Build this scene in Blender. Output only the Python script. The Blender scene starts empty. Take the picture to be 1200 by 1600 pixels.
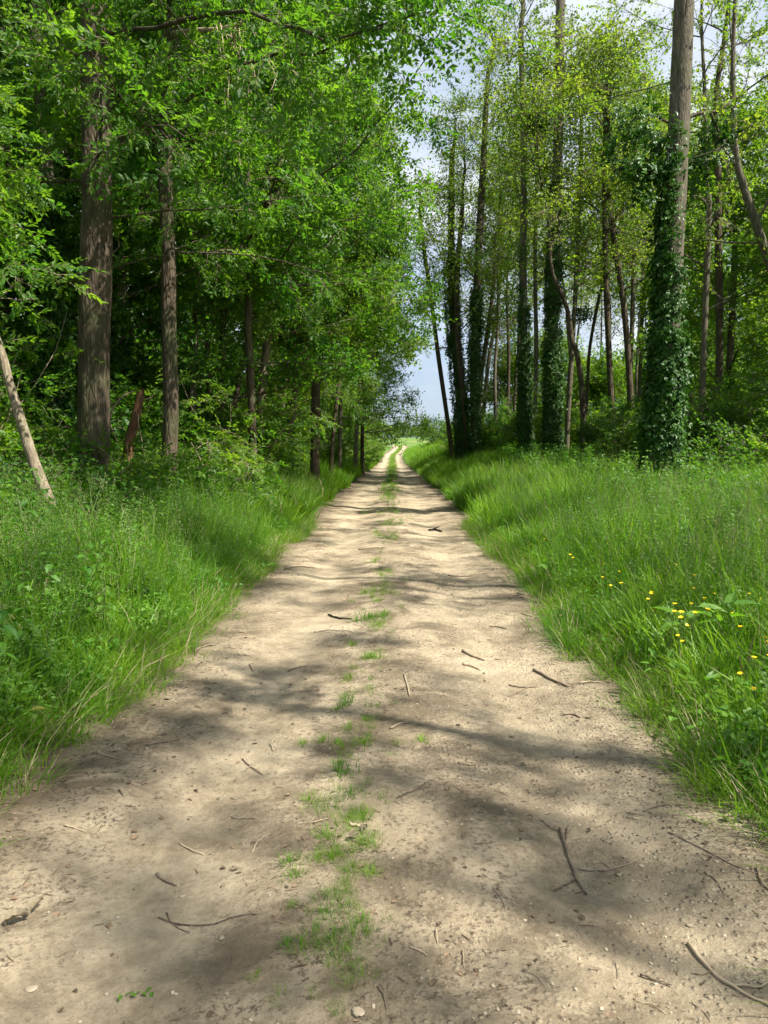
import bpy, math, random
import numpy as np

rng = np.random.default_rng(11)
random.seed(11)
PI = math.pi
S = bpy.context.scene
COL = S.collection

# ---------------------------------------------------------------- camera
F = 1155.0                       # focal length in photo pixels (1200 x 1600)
PITCH = math.atan(97 / 1155.0)   # looking slightly down
CAM_H = 1.5
cam_d = bpy.data.cameras.new('camera')
cam = bpy.data.objects.new('camera', cam_d)
COL.objects.link(cam)
cam.location = (0, 0, CAM_H)
cam.rotation_euler = (PI / 2 - PITCH, 0, 0)
cam_d.sensor_fit = 'VERTICAL'
cam_d.sensor_height = 36.0
cam_d.lens = 36.0 * F / 1600.0
cam_d.clip_start = 0.05
cam_d.clip_end = 6000
S.camera = cam

# ---------------------------------------------------------------- sun, sky, exposure
SUN_EL = math.radians(53)
SUN_AZ = math.radians(116)       # clockwise from +Y: from the right, a little behind the camera
to_sun = np.array([math.sin(SUN_AZ) * math.cos(SUN_EL), math.cos(SUN_AZ) * math.cos(SUN_EL), math.sin(SUN_EL)])
sun_d = bpy.data.lights.new('sun', 'SUN')
sun_d.energy = 5.0
sun_d.angle = math.radians(0.53)
sun_d.color = (1.0, 0.95, 0.86)
sun = bpy.data.objects.new('sun', sun_d)
COL.objects.link(sun)
sun.location = (30, -8, 40)
sun.rotation_euler = (0, 0, 0)
from mathutils import Vector
sun.rotation_euler = Vector((-to_sun[0], -to_sun[1], -to_sun[2])).to_track_quat('-Z', 'Y').to_euler()

world = bpy.data.worlds.new('World')
S.world = world
world.use_nodes = True
wn = world.node_tree
wn.nodes.clear()
w_out = wn.nodes.new('ShaderNodeOutputWorld')
w_bg = wn.nodes.new('ShaderNodeBackground')
w_sky = wn.nodes.new('ShaderNodeTexSky')
w_sky.sky_type = 'NISHITA'
w_sky.sun_disc = False
w_sky.sun_elevation = SUN_EL
w_sky.sun_rotation = SUN_AZ
w_sky.air_density = 1.2
w_sky.dust_density = 1.0
w_tc = wn.nodes.new('ShaderNodeTexCoord')
w_map = wn.nodes.new('ShaderNodeMapping')
w_map.inputs['Scale'].default_value = (1.0, 1.0, 2.4)
w_n = wn.nodes.new('ShaderNodeTexNoise')
w_n.inputs['Scale'].default_value = 2.3
w_n.inputs['Detail'].default_value = 6
w_n.inputs['Roughness'].default_value = 0.55
w_n.inputs['Distortion'].default_value = 0.4
w_r = wn.nodes.new('ShaderNodeValToRGB')
w_r.color_ramp.elements[0].position = 0.36
w_r.color_ramp.elements[0].color = (0.80, 0.80, 0.80, 1)
w_r.color_ramp.elements[1].position = 0.60
w_r.color_ramp.elements[1].color = (1, 1, 1, 1)
w_mix = wn.nodes.new('ShaderNodeMixRGB')
w_mix.inputs['Color2'].default_value = (3.7, 4.4, 5.7, 1)
w_bg.inputs['Strength'].default_value = 0.108
wn.links.new(w_tc.outputs['Generated'], w_map.inputs['Vector'])
wn.links.new(w_map.outputs['Vector'], w_n.inputs['Vector'])
wn.links.new(w_n.outputs['Fac'], w_r.inputs['Fac'])
w_cl = wn.nodes.new('ShaderNodeValToRGB')
w_cl.color_ramp.elements[0].position = 0.40
w_cl.color_ramp.elements[0].color = (0.42, 0.52, 0.70, 1)
w_cl.color_ramp.elements[1].position = 0.64
w_cl.color_ramp.elements[1].color = (0.92, 0.96, 1.0, 1)
w_sc = wn.nodes.new('ShaderNodeMixRGB')
w_sc.blend_type = 'MULTIPLY'
w_sc.inputs['Fac'].default_value = 1.0
w_sc.inputs['Color2'].default_value = (4.6, 4.6, 4.6, 1)
wn.links.new(w_n.outputs['Fac'], w_cl.inputs['Fac'])
wn.links.new(w_cl.outputs['Color'], w_sc.inputs['Color1'])
wn.links.new(w_sc.outputs['Color'], w_mix.inputs['Color2'])
wn.links.new(w_r.outputs['Color'], w_mix.inputs['Fac'])
wn.links.new(w_sky.outputs['Color'], w_mix.inputs['Color1'])
wn.links.new(w_mix.outputs['Color'], w_bg.inputs['Color'])
wn.links.new(w_bg.outputs['Background'], w_out.inputs['Surface'])

S.view_settings.view_transform = 'Standard'
S.view_settings.look = 'None'
S.view_settings.exposure = 1.25
S.view_settings.gamma = 1.0
S.view_settings.use_curve_mapping = False
S.render.engine = 'CYCLES'
S.cycles.max_bounces = 5
S.cycles.diffuse_bounces = 3
S.cycles.glossy_bounces = 2
S.cycles.transmission_bounces = 4
S.cycles.use_denoising = True
S.cycles.use_adaptive_sampling = True
S.cycles.adaptive_threshold = 0.02

# ---------------------------------------------------------------- small maths helpers
def P(px, py, d):
    """photo pixel -> point on the upright plane y = d"""
    xc = (px - 600) / F
    yc = (800 - py) / F
    dy = math.cos(PITCH) + yc * math.sin(PITCH)
    t = d / dy
    return np.array([xc * t, d, CAM_H + t * (-math.sin(PITCH) + yc * math.cos(PITCH))])

def ray(px, py):
    xc = (px - 600) / F
    yc = (800 - py) / F
    return np.array([xc, math.cos(PITCH) + yc * math.sin(PITCH), -math.sin(PITCH) + yc * math.cos(PITCH)])

def sstep(a, b, x):
    t = np.clip((x - a) / (b - a), 0, 1)
    return t * t * (3 - 2 * t)

_lat = np.random.default_rng(5).random((256, 256))
def vnoise(x, y):
    x = np.asarray(x, float); y = np.asarray(y, float)
    xi = np.floor(x).astype(int); yi = np.floor(y).astype(int)
    fx = x - xi; fy = y - yi
    fx = fx * fx * (3 - 2 * fx); fy = fy * fy * (3 - 2 * fy)
    a = _lat[xi & 255, yi & 255]; b = _lat[(xi + 1) & 255, yi & 255]
    c = _lat[xi & 255, (yi + 1) & 255]; d = _lat[(xi + 1) & 255, (yi + 1) & 255]
    return (a * (1 - fx) + b * fx) * (1 - fy) + (c * (1 - fx) + d * fx) * fy

def fbm(x, y, oct=4):
    s = 0; a = 0.5
    for k in range(oct):
        s = s + a * vnoise(x * 2 ** k + 17.3 * k, y * 2 ** k + 9.1 * k)
        a *= 0.5
    return s

def catmull(pts, n):
    pts = np.asarray(pts, float)
    p = np.vstack([2 * pts[0] - pts[1], pts, 2 * pts[-1] - pts[-2]])
    m = len(pts) - 1
    out = []
    for u in np.linspace(0, m, n):
        i = min(int(u), m - 1); t = u - i
        a, b, c, d = p[i], p[i + 1], p[i + 2], p[i + 3]
        out.append(0.5 * (2 * b + (c - a) * t + (2 * a - 5 * b + 4 * c - d) * t * t + (3 * b - a - 3 * c + d) * t ** 3))
    return np.array(out)

# ---------------------------------------------------------------- terrain
PATH_Y = np.array([-15, 0, 50, 100, 115, 130, 150, 168, 180])
PATH_X = np.array([-.1, 0, .55, 1.15, 1.5, 2.4, 3.4, 3.6, 2.6])
def pc(y):
    return np.interp(y, PATH_Y, PATH_X)

def terrain(x, y, fine=True):
    x = np.asarray(x, float); y = np.asarray(y, float)
    base = np.interp(y, [-60, 75, 95, 110, 130, 150, 180, 300, 600, 1500, 4000], [0, 0, .22, .55, 1.2, 1.85, 2.6, 6.4, 11, 16, 20])
    xp = x - pc(y)
    hr = np.interp(y, [-20, 0, 10, 22, 36, 60, 95, 125, 150], [.12, .12, .18, .34, .7, .95, .9, .4, .2])
    hl = np.interp(y, [-20, 0, 10, 40, 95, 130], [.15, .15, .3, .4, .4, .2])
    near = 1 - sstep(160, 185, y)
    z = base + near * (hr * sstep(1.7, 5.5, xp) + hl * sstep(1.8, 5.0, -xp) + 0.05 * sstep(1.5, 1.9, np.abs(xp)))
    off = sstep(1.6, 2.6, np.abs(xp))
    z = z + off * 0.16 * (fbm(x * 0.7, y * 0.7, 3) - 0.45)
    rut = -0.040 * np.exp(-((np.abs(xp) - 0.78) / 0.28) ** 2) + 0.012 * np.exp(-(xp / 0.3) ** 2)
    z = z + near * (1 - off) * (rut + 0.014 * (fbm(x * 0.9 + 3, y * 0.55 + 1, 2) - 0.38))
    return z

_latl = _lat.tolist()
def snoise(x, y):
    xi = math.floor(x); yi = math.floor(y)
    fx = x - xi; fy = y - yi
    fx = fx * fx * (3 - 2 * fx); fy = fy * fy * (3 - 2 * fy)
    r0 = _latl[xi & 255]; r1 = _latl[(xi + 1) & 255]; j = yi & 255; k = (yi + 1) & 255
    return (r0[j] * (1 - fx) + r1[j] * fx) * (1 - fy) + (r0[k] * (1 - fx) + r1[k] * fx) * fy

def sfbm(x, y, oct=4):
    s = 0.0; a = 0.5
    for k in range(oct):
        s += a * snoise(x * 2 ** k + 17.3 * k, y * 2 ** k + 9.1 * k)
        a *= 0.5
    return s

def lerp(v, xs, ys):
    if v <= xs[0]: return ys[0]
    for i in range(1, len(xs)):
        if v < xs[i]:
            return ys[i - 1] + (ys[i] - ys[i - 1]) * (v - xs[i - 1]) / (xs[i] - xs[i - 1])
    return ys[-1]

def ss1(a, b, v):
    t = min(1.0, max(0.0, (v - a) / (b - a)))
    return t * t * (3 - 2 * t)

_PY = PATH_Y.tolist(); _PX = PATH_X.tolist()
def spc(y):
    return lerp(y, _PY, _PX)

def tz(x, y):
    """terrain() for one point"""
    base = lerp(y, (-60, 75, 95, 110, 130, 150, 180, 300, 600, 1500, 4000), (0, 0, .22, .55, 1.2, 1.85, 2.6, 6.4, 11, 16, 20))
    xp = x - spc(y)
    hr = lerp(y, (-20, 0, 10, 22, 36, 60, 95, 125, 150), (.12, .12, .18, .34, .7, .95, .9, .4, .2))
    hl = lerp(y, (-20, 0, 10, 40, 95, 130), (.15, .15, .3, .4, .4, .2))
    near = 1 - ss1(160, 185, y)
    z = base + near * (hr * ss1(1.7, 5.5, xp) + hl * ss1(1.8, 5.0, -xp) + 0.05 * ss1(1.5, 1.9, abs(xp)))
    off = ss1(1.6, 2.6, abs(xp))
    if off > 0:
        z += off * 0.16 * (sfbm(x * 0.7, y * 0.7, 3) - 0.45)
    if off < 1:
        rut = -0.040 * math.exp(-((abs(xp) - 0.78) / 0.28) ** 2) + 0.012 * math.exp(-(xp / 0.3) ** 2)
        z += near * (1 - off) * (rut + 0.014 * (sfbm(x * 0.9 + 3, y * 0.55 + 1, 2) - 0.38))
    return z

def ground_at(px, py, lift=0.0):
    """where the ray of a photo pixel meets the ground (raised by lift)"""
    r = ray(px, py)
    lo, hi = 0.5, 1.0
    def above(t):
        return CAM_H + r[2] * t > tz(r[0] * t, r[1] * t) + lift
    while above(hi) and hi < 400:
        lo = hi; hi *= 1.06
    for k in range(18):
        m = (lo + hi) / 2
        if above(m): lo = m
        else: hi = m
    return np.array([r[0] * hi, r[1] * hi, CAM_H + r[2] * hi])

# ---------------------------------------------------------------- materials
def nodes_of(name):
    m = bpy.data.materials.new(name)
    m.use_nodes = True
    nt = m.node_tree
    nt.nodes.clear()
    return m, nt

def N(nt, typ, **kw):
    n = nt.nodes.new(typ)
    for k, v in kw.items():
        if k in n.inputs:
            n.inputs[k].default_value = v
        else:
            setattr(n, k, v)
    return n

def ramp(nt, stops):
    r = nt.nodes.new('ShaderNodeValToRGB')
    els = r.color_ramp.elements
    while len(els) < len(stops):
        els.new(0.5)
    for e, (p, c) in zip(els, stops):
        e.position = p
        e.color = (*c, 1)
    return r

def leaf_mat(name, c0, c1, t0, t1, rough=0.5, transl=0.45, spec=0.35, patch=0.35):
    """leaf: reflects c0..c1, lets t0..t1 through; the tone varies from leaf to leaf, spray to spray and patch to patch"""
    m, nt = nodes_of(name)
    L = nt.links.new
    at = N(nt, 'ShaderNodeAttribute', attribute_name='tint')
    oi = N(nt, 'ShaderNodeObjectInfo')
    ge = N(nt, 'ShaderNodeNewGeometry')
    no = N(nt, 'ShaderNodeTexNoise', Scale=patch, Detail=2.0)
    L(ge.outputs['Position'], no.inputs['Vector'])
    a = N(nt, 'ShaderNodeMath', operation='MULTIPLY'); a.inputs[1].default_value = 0.45
    L(at.outputs['Fac'], a.inputs[0])
    b = N(nt, 'ShaderNodeMath', operation='MULTIPLY_ADD'); b.inputs[1].default_value = 0.5
    L(oi.outputs['Random'], b.inputs[0]); L(a.outputs[0], b.inputs[2])
    c = N(nt, 'ShaderNodeMath', operation='MULTIPLY_ADD'); c.inputs[1].default_value = 1.6
    L(no.outputs['Fac'], c.inputs[0]); L(b.outputs[0], c.inputs[2])
    d = N(nt, 'ShaderNodeMath', operation='SUBTRACT'); d.inputs[1].default_value = 0.80; d.use_clamp = True
    L(c.outputs[0], d.inputs[0])
    r1 = ramp(nt, [(0, c0), (1, c1)]); r2 = ramp(nt, [(0, t0), (1, t1)])
    L(d.outputs[0], r1.inputs[0]); L(d.outputs[0], r2.inputs[0])
    pb = N(nt, 'ShaderNodeBsdfPrincipled', Roughness=rough)
    pb.inputs['Specular IOR Level'].default_value = spec
    L(r1.outputs[0], pb.inputs['Base Color'])
    tr = N(nt, 'ShaderNodeBsdfTranslucent')
    L(r2.outputs[0], tr.inputs['Color'])
    mx = N(nt, 'ShaderNodeMixShader'); mx.inputs[0].default_value = transl
    L(pb.outputs[0], mx.inputs[1]); L(tr.outputs[0], mx.inputs[2])
    o = N(nt, 'ShaderNodeOutputMaterial')
    L(mx.outputs[0], o.inputs['Surface'])
    return m

def bark_mat(name, c0, c1, c2, sc=1.0, bump=0.6, moss=0.25):
    m, nt = nodes_of(name)
    L = nt.links.new
    ge = N(nt, 'ShaderNodeNewGeometry')
    mp = N(nt, 'ShaderNodeMapping'); mp.inputs['Scale'].default_value = (14 * sc, 14 * sc, 2.6 * sc)
    L(ge.outputs['Position'], mp.inputs['Vector'])
    n1 = N(nt, 'ShaderNodeTexNoise', Scale=1.0, Detail=7.0, Roughness=0.65, Distortion=0.5)
    L(mp.outputs[0], n1.inputs['Vector'])
    v = N(nt, 'ShaderNodeTexVoronoi', Scale=1.3); v.feature = 'DISTANCE_TO_EDGE'
    L(mp.outputs[0], v.inputs['Vector'])
    n2 = N(nt, 'ShaderNodeTexNoise', Scale=1.6, Detail=4.0)
    L(ge.outputs['Position'], n2.inputs['Vector'])
    r1 = ramp(nt, [(0.3, c0), (0.55, c1), (0.75, c2)])
    L(n1.outputs['Fac'], r1.inputs[0])
    r2 = ramp(nt, [(0.48, (0, 0, 0)), (0.66, (1, 1, 1))])
    L(n2.outputs['Fac'], r2.inputs[0])
    k = N(nt, 'ShaderNodeMath', operation='MULTIPLY'); k.inputs[1].default_value = moss
    L(r2.outputs[0], k.inputs[0])
    mix = N(nt, 'ShaderNodeMixRGB'); mix.inputs['Color2'].default_value = (0.07, 0.10, 0.03, 1)
    L(k.outputs[0], mix.inputs['Fac']); L(r1.outputs[0], mix.inputs['Color1'])
    vr = ramp(nt, [(0.0, (0.0, 0.0, 0.0)), (0.22, (1, 1, 1))])
    L(v.outputs['Distance'], vr.inputs[0])
    hm = N(nt, 'ShaderNodeMath', operation='MULTIPLY_ADD'); hm.inputs[1].default_value = 0.6
    L(vr.outputs[0], hm.inputs[0]); L(n1.outputs['Fac'], hm.inputs[2])
    bp = N(nt, 'ShaderNodeBump', Strength=bump, Distance=0.02)
    L(hm.outputs[0], bp.inputs['Height'])
    pb = N(nt, 'ShaderNodeBsdfPrincipled', Roughness=0.9)
    pb.inputs['Specular IOR Level'].default_value = 0.15
    L(mix.outputs[0], pb.inputs['Base Color']); L(bp.outputs[0], pb.inputs['Normal'])
    o = N(nt, 'ShaderNodeOutputMaterial')
    L(pb.outputs[0], o.inputs['Surface'])
    return m

def plain_mat(name, c0, c1, scale=20.0, rough=0.8, bump=0.2):
    m, nt = nodes_of(name)
    L = nt.links.new
    ge = N(nt, 'ShaderNodeNewGeometry')
    oi = N(nt, 'ShaderNodeObjectInfo')
    n1 = N(nt, 'ShaderNodeTexNoise', Scale=scale, Detail=5.0)
    L(ge.outputs['Position'], n1.inputs['Vector'])
    ad = N(nt, 'ShaderNodeMath', operation='MULTIPLY_ADD'); ad.inputs[1].default_value = 0.6
    L(oi.outputs['Random'], ad.inputs[0]); L(n1.outputs['Fac'], ad.inputs[2])
    r = ramp(nt, [(0.35, c0), (1.05, c1)])
    L(ad.outputs[0], r.inputs[0])
    bp = N(nt, 'ShaderNodeBump', Strength=bump, Distance=0.005)
    L(n1.outputs['Fac'], bp.inputs['Height'])
    pb = N(nt, 'ShaderNodeBsdfPrincipled', Roughness=rough)
    pb.inputs['Specular IOR Level'].default_value = 0.25
    L(r.outputs[0], pb.inputs['Base Color']); L(bp.outputs[0], pb.inputs['Normal'])
    o = N(nt, 'ShaderNodeOutputMaterial')
    L(pb.outputs[0], o.inputs['Surface'])
    return m

M = {}
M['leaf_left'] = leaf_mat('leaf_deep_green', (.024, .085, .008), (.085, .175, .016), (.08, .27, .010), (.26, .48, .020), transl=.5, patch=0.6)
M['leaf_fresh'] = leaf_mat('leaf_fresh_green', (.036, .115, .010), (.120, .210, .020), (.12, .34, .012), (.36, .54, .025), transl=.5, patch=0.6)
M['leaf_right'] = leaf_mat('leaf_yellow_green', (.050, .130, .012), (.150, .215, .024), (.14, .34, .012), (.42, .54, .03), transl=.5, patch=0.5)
M['leaf_far'] = leaf_mat('leaf_far_green', (.07, .13, .030), (.13, .19, .045), (.10, .22, .02), (.22, .32, .04), patch=0.1)
M['leaf_shrub'] = leaf_mat('leaf_shrub_green', (.024, .082, .010), (.090, .175, .018), (.07, .24, .010), (.22, .42, .02), transl=.5, patch=0.8)
M['ivy'] = leaf_mat('leaf_ivy', (.014, .060, .006), (.055, .135, .014), (.03, .11, .006), (.10, .24, .012), rough=0.42, transl=0.25, spec=0.28, patch=1.5)
M['grass'] = leaf_mat('grass_blade', (.042, .135, .008), (.175, .300, .022), (.10, .34, .008), (.36, .58, .022), rough=0.45, transl=0.42, spec=.22, patch=1.3)
M['grass_dry'] = leaf_mat('grass_dry', (.20, .17, .09), (.36, .30, .17), (.2, .16, .07), (.3, .25, .1), rough=0.7, transl=0.2)
M['weed'] = leaf_mat('weed_leaf', (.034, .120, .010), (.115, .230, .022), (.08, .29, .010), (.26, .50, .025), rough=0.5, transl=0.35, patch=1.2)
M['yellow_leaf'] = leaf_mat('weed_leaf_yellow', (.22, .26, .04), (.36, .34, .06), (.3, .34, .03), (.45, .42, .05))
M['bark_dark'] = bark_mat('bark_brown', (.034, .026, .018), (.092, .070, .048), (.19, .150, .108), 1.0, 0.9, 0.35)
M['bark_grey'] = bark_mat('bark_grey', (.055, .047, .033), (.135, .115, .083), (.25, .22, .165), 1.4, 0.5, 0.35)
M['bark_pale'] = bark_mat('bark_pale', (.11, .085, .055), (.25, .20, .14), (.42, .36, .27), 1.5, 0.4, 0.3)
M['bark_red'] = bark_mat('bark_snag', (.07, .035, .018), (.17, .09, .05), (.30, .18, .10), 2.0, 0.7, 0.1)
M['twig'] = plain_mat('twig_bark', (.05, .037, .026), (.26, .20, .14), 60, 0.85, 0.5)
M['twig_pale'] = plain_mat('twig_pale', (.16, .12, .075), (.38, .30, .20), 60, 0.8, 0.4)
M['stone'] = plain_mat('pebble', (.20, .16, .11), (.36, .30, .21), 35, 0.8, 0.4)
M['litter'] = plain_mat('litter_chip', (.035, .024, .016), (.20, .14, .085), 50, 0.9, 0.3)
M['petal'] = plain_mat('buttercup_petal', (.75, .48, .010), (.90, .66, .02), 10, 0.3, 0.0)
M['stem'] = plain_mat('green_stem', (.05, .10, .02), (.11, .17, .04), 20, 0.6, 0.0)
M['deadleaf'] = plain_mat('dead_leaf', (.07, .055, .035), (.20, .165, .105), 30, 0.7, 0.5)
M['char'] = plain_mat('dark_log', (.008, .007, .006), (.03, .025, .02), 8, 0.9, 0.3)

def ground_mat():
    m, nt = nodes_of('meadow_ground')
    L = nt.links.new
    ge = N(nt, 'ShaderNodeNewGeometry')
    n1 = N(nt, 'ShaderNodeTexNoise', Scale=0.9, Detail=8.0, Roughness=0.7)
    n2 = N(nt, 'ShaderNodeTexNoise', Scale=0.035, Detail=3.0)
    L(ge.outputs['Position'], n1.inputs['Vector']); L(ge.outputs['Position'], n2.inputs['Vector'])
    r1 = ramp(nt, [(0.3, (.022, .030, .010)), (0.7, (.050, .075, .020))])       # soil and moss under the plants
    L(n1.outputs['Fac'], r1.inputs[0])
    r2 = ramp(nt, [(0.38, (.075, .155, .028)), (0.55, (.10, .175, .035)), (0.68, (.20, .20, .07))])   # open fields
    L(n2.outputs['Fac'], r2.inputs[0])
    at = N(nt, 'ShaderNodeAttribute', attribute_name='field')
    mix = N(nt, 'ShaderNodeMixRGB')
    L(at.outputs['Fac'], mix.inputs['Fac']); L(r1.outputs[0], mix.inputs['Color1']); L(r2.outputs[0], mix.inputs['Color2'])
    bp = N(nt, 'ShaderNodeBump', Strength=0.6, Distance=0.05)
    L(n1.outputs['Fac'], bp.inputs['Height'])
    pb = N(nt, 'ShaderNodeBsdfPrincipled', Roughness=0.95)
    pb.inputs['Specular IOR Level'].default_value = 0.1
    L(mix.outputs[0], pb.inputs['Base Color']); L(bp.outputs[0], pb.inputs['Normal'])
    o = N(nt, 'ShaderNodeOutputMaterial')
    L(pb.outputs[0], o.inputs['Surface'])
    return m

def path_mat():
    m, nt = nodes_of('sandy_path')
    L = nt.links.new
    ge = N(nt, 'ShaderNodeNewGeometry')
    at = N(nt, 'ShaderNodeAttribute', attribute_name='across')     # metres from the middle of the path
    pos = ge.outputs['Position']
    big = N(nt, 'ShaderNodeTexNoise', Scale=1.1, Detail=5.0, Roughness=0.6)
    mid = N(nt, 'ShaderNodeTexNoise', Scale=6.0, Detail=8.0, Roughness=0.78)
    fin = N(nt, 'ShaderNodeTexNoise', Scale=42.0, Detail=6.0, Roughness=0.8)
    for n in (big, mid, fin):
        L(pos, n.inputs['Vector'])
    base = ramp(nt, [(0.37, (.175, .138, .090)), (0.45, (.305, .244, .162)), (0.52, (.430, .348, .234)), (0.64, (.550, .452, .312))])
    s1 = N(nt, 'ShaderNodeMath', operation='MULTIPLY_ADD'); s1.inputs[1].default_value = 0.5
    h1 = N(nt, 'ShaderNodeMath', operation='MULTIPLY'); h1.inputs[1].default_value = 0.5
    L(big.outputs['Fac'], h1.inputs[0]); L(mid.outputs['Fac'], s1.inputs[0]); L(h1.outputs[0], s1.inputs[2])
    L(s1.outputs[0], base.inputs[0])
    # humus crumbs
    spk = ramp(nt, [(0.505, (0, 0, 0)), (0.585, (1, 1, 1))])
    L(fin.outputs['Fac'], spk.inputs[0])
    den = ramp(nt, [(0.42, (.16, .16, .16)), (0.60, (.95, .95, .95))])
    L(mid.outputs['Fac'], den.inputs[0])
    sm = N(nt, 'ShaderNodeMath', operation='MULTIPLY')
    trk = N(nt, 'ShaderNodeMath', operation='ABSOLUTE'); L(at.outputs['Fac'], trk.inputs[0])
    tr2 = N(nt, 'ShaderNodeMath', operation='SUBTRACT'); tr2.inputs[1].default_value = 0.78; L(trk.outputs[0], tr2.inputs[0])
    tr3 = N(nt, 'ShaderNodeMath', operation='ABSOLUTE'); L(tr2.outputs[0], tr3.inputs[0])
    tr4 = ramp(nt, [(0.10, (.30, .30, .30)), (0.42, (1, 1, 1))]); L(tr3.outputs[0], tr4.inputs[0])
    dtr = N(nt, 'ShaderNodeMath', operation='MULTIPLY'); L(den.outputs[0], dtr.inputs[0]); L(tr4.outputs[0], dtr.inputs[1])
    L(spk.outputs[0], sm.inputs[0]); L(dtr.outputs[0], sm.inputs[1])
    ptn = N(nt, 'ShaderNodeTexNoise', Scale=1.9, Detail=7.0, Roughness=0.7, Distortion=0.6); L(pos, ptn.inputs['Vector'])
    ptr = ramp(nt, [(0.48, (0, 0, 0)), (0.60, (.8, .8, .8))]); L(ptn.outputs['Fac'], ptr.inputs[0])
    ptm = N(nt, 'ShaderNodeMath', operation='MULTIPLY'); L(ptr.outputs[0], ptm.inputs[0]); L(tr4.outputs[0], ptm.inputs[1])
    earth = N(nt, 'ShaderNodeMixRGB'); earth.inputs['Color2'].default_value = (.135, .104, .068, 1)
    L(ptm.outputs[0], earth.inputs['Fac']); L(base.outputs[0], earth.inputs['Color1'])
    m1 = N(nt, 'ShaderNodeMixRGB'); m1.inputs['Color2'].default_value = (.075, .053, .036, 1)
    L(sm.outputs[0], m1.inputs['Fac']); L(earth.outputs[0], m1.inputs['Color1'])
    # gravel set in the surface
    vo = N(nt, 'ShaderNodeTexVoronoi', Scale=46.0); vo.feature = 'F1'
    L(pos, vo.inputs['Vector'])
    vr = ramp(nt, [(0.18, (1, 1, 1)), (0.42, (0, 0, 0))])
    L(vo.outputs['Distance'], vr.inputs[0])
    gsel = N(nt, 'ShaderNodeSeparateColor'); L(vo.outputs['Color'], gsel.inputs[0])
    gth = ramp(nt, [(0.55, (0, 0, 0)), (0.6, (1, 1, 1))]); L(gsel.outputs[0], gth.inputs[0])
    gn = N(nt, 'ShaderNodeTexNoise', Scale=0.8, Detail=3.0); L(pos, gn.inputs['Vector'])
    gden = N(nt, 'ShaderNodeMath', operation='MULTIPLY_ADD'); gden.inputs[1].default_value = 0.22
    L(at.outputs['Fac'], gden.inputs[0]); L(gn.outputs['Fac'], gden.inputs[2])
    gr = ramp(nt, [(0.50, (0, 0, 0)), (0.72, (.9, .9, .9))]); L(gden.outputs[0], gr.inputs[0])
    g1 = N(nt, 'ShaderNodeMath', operation='MULTIPLY'); L(vr.outputs[0], g1.inputs[0]); L(gth.outputs[0], g1.inputs[1])
    g2 = N(nt, 'ShaderNodeMath', operation='MULTIPLY'); L(g1.outputs[0], g2.inputs[0]); L(gr.outputs[0], g2.inputs[1])
    gc = ramp(nt, [(0.0, (.24, .20, .14)), (1.0, (.52, .45, .33))]); L(gsel.outputs[1], gc.inputs[0])
    m2 = N(nt, 'ShaderNodeMixRGB')
    L(g2.outputs[0], m2.inputs['Fac']); L(m1.outputs[0], m2.inputs['Color1']); L(gc.outputs[0], m2.inputs['Color2'])
    # humus at the two edges and a faint earthy strip down the middle
    ab = N(nt, 'ShaderNodeMath', operation='ABSOLUTE'); L(at.outputs['Fac'], ab.inputs[0])
    ed = N(nt, 'ShaderNodeMath', operation='MULTIPLY_ADD'); ed.inputs[1].default_value = 0.9
    L(mid.outputs['Fac'], ed.inputs[0]); L(ab.outputs[0], ed.inputs[2])
    er = ramp(nt, [(0.62, (0, 0, 0)), (0.80, (.85, .85, .85))])
    esc = N(nt, 'ShaderNodeMath', operation='DIVIDE'); esc.inputs[1].default_value = 2.7
    L(ed.outputs[0], esc.inputs[0]); L(esc.outputs[0], er.inputs[0])
    m3 = N(nt, 'ShaderNodeMixRGB'); m3.inputs['Color2'].default_value = (.095, .070, .046, 1)
    L(er.outputs[0], m3.inputs['Fac']); L(m2.outputs[0], m3.inputs['Color1'])
    cr = ramp(nt, [(0.0, (.55, .55, .55)), (0.16, (0, 0, 0))])
    L(ab.outputs[0], cr.inputs[0])
    cm = N(nt, 'ShaderNodeMath', operation='MULTIPLY'); L(cr.outputs[0], cm.inputs[0]); L(den.outputs[0], cm.inputs[1])
    m4 = N(nt, 'ShaderNodeMixRGB'); m4.inputs['Color2'].default_value = (.16, .13, .08, 1)
    L(cm.outputs[0], m4.inputs['Fac']); L(m3.outputs[0], m4.inputs['Color1'])
    hh = N(nt, 'ShaderNodeMath', operation='MULTIPLY_ADD'); hh.inputs[1].default_value = 1.2
    L(g2.outputs[0], hh.inputs[0]); L(fin.outputs['Fac'], hh.inputs[2])
    hm = N(nt, 'ShaderNodeMath', operation='MULTIPLY_ADD'); hm.inputs[1].default_value = 1.5
    L(mid.outputs['Fac'], hm.inputs[0]); L(hh.outputs[0], hm.inputs[2])
    bp = N(nt, 'ShaderNodeBump', Strength=1.0, Distance=0.02)
    L(hm.outputs[0], bp.inputs['Height'])
    pb = N(nt, 'ShaderNodeBsdfPrincipled', Roughness=0.95)
    pb.inputs['Specular IOR Level'].default_value = 0.12
    L(m4.outputs[0], pb.inputs['Base Color']); L(bp.outputs[0], pb.inputs['Normal'])
    o = N(nt, 'ShaderNodeOutputMaterial')
    L(pb.outputs[0], o.inputs['Surface'])
    return m
M['ground'] = ground_mat()
M['path'] = path_mat()

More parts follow.
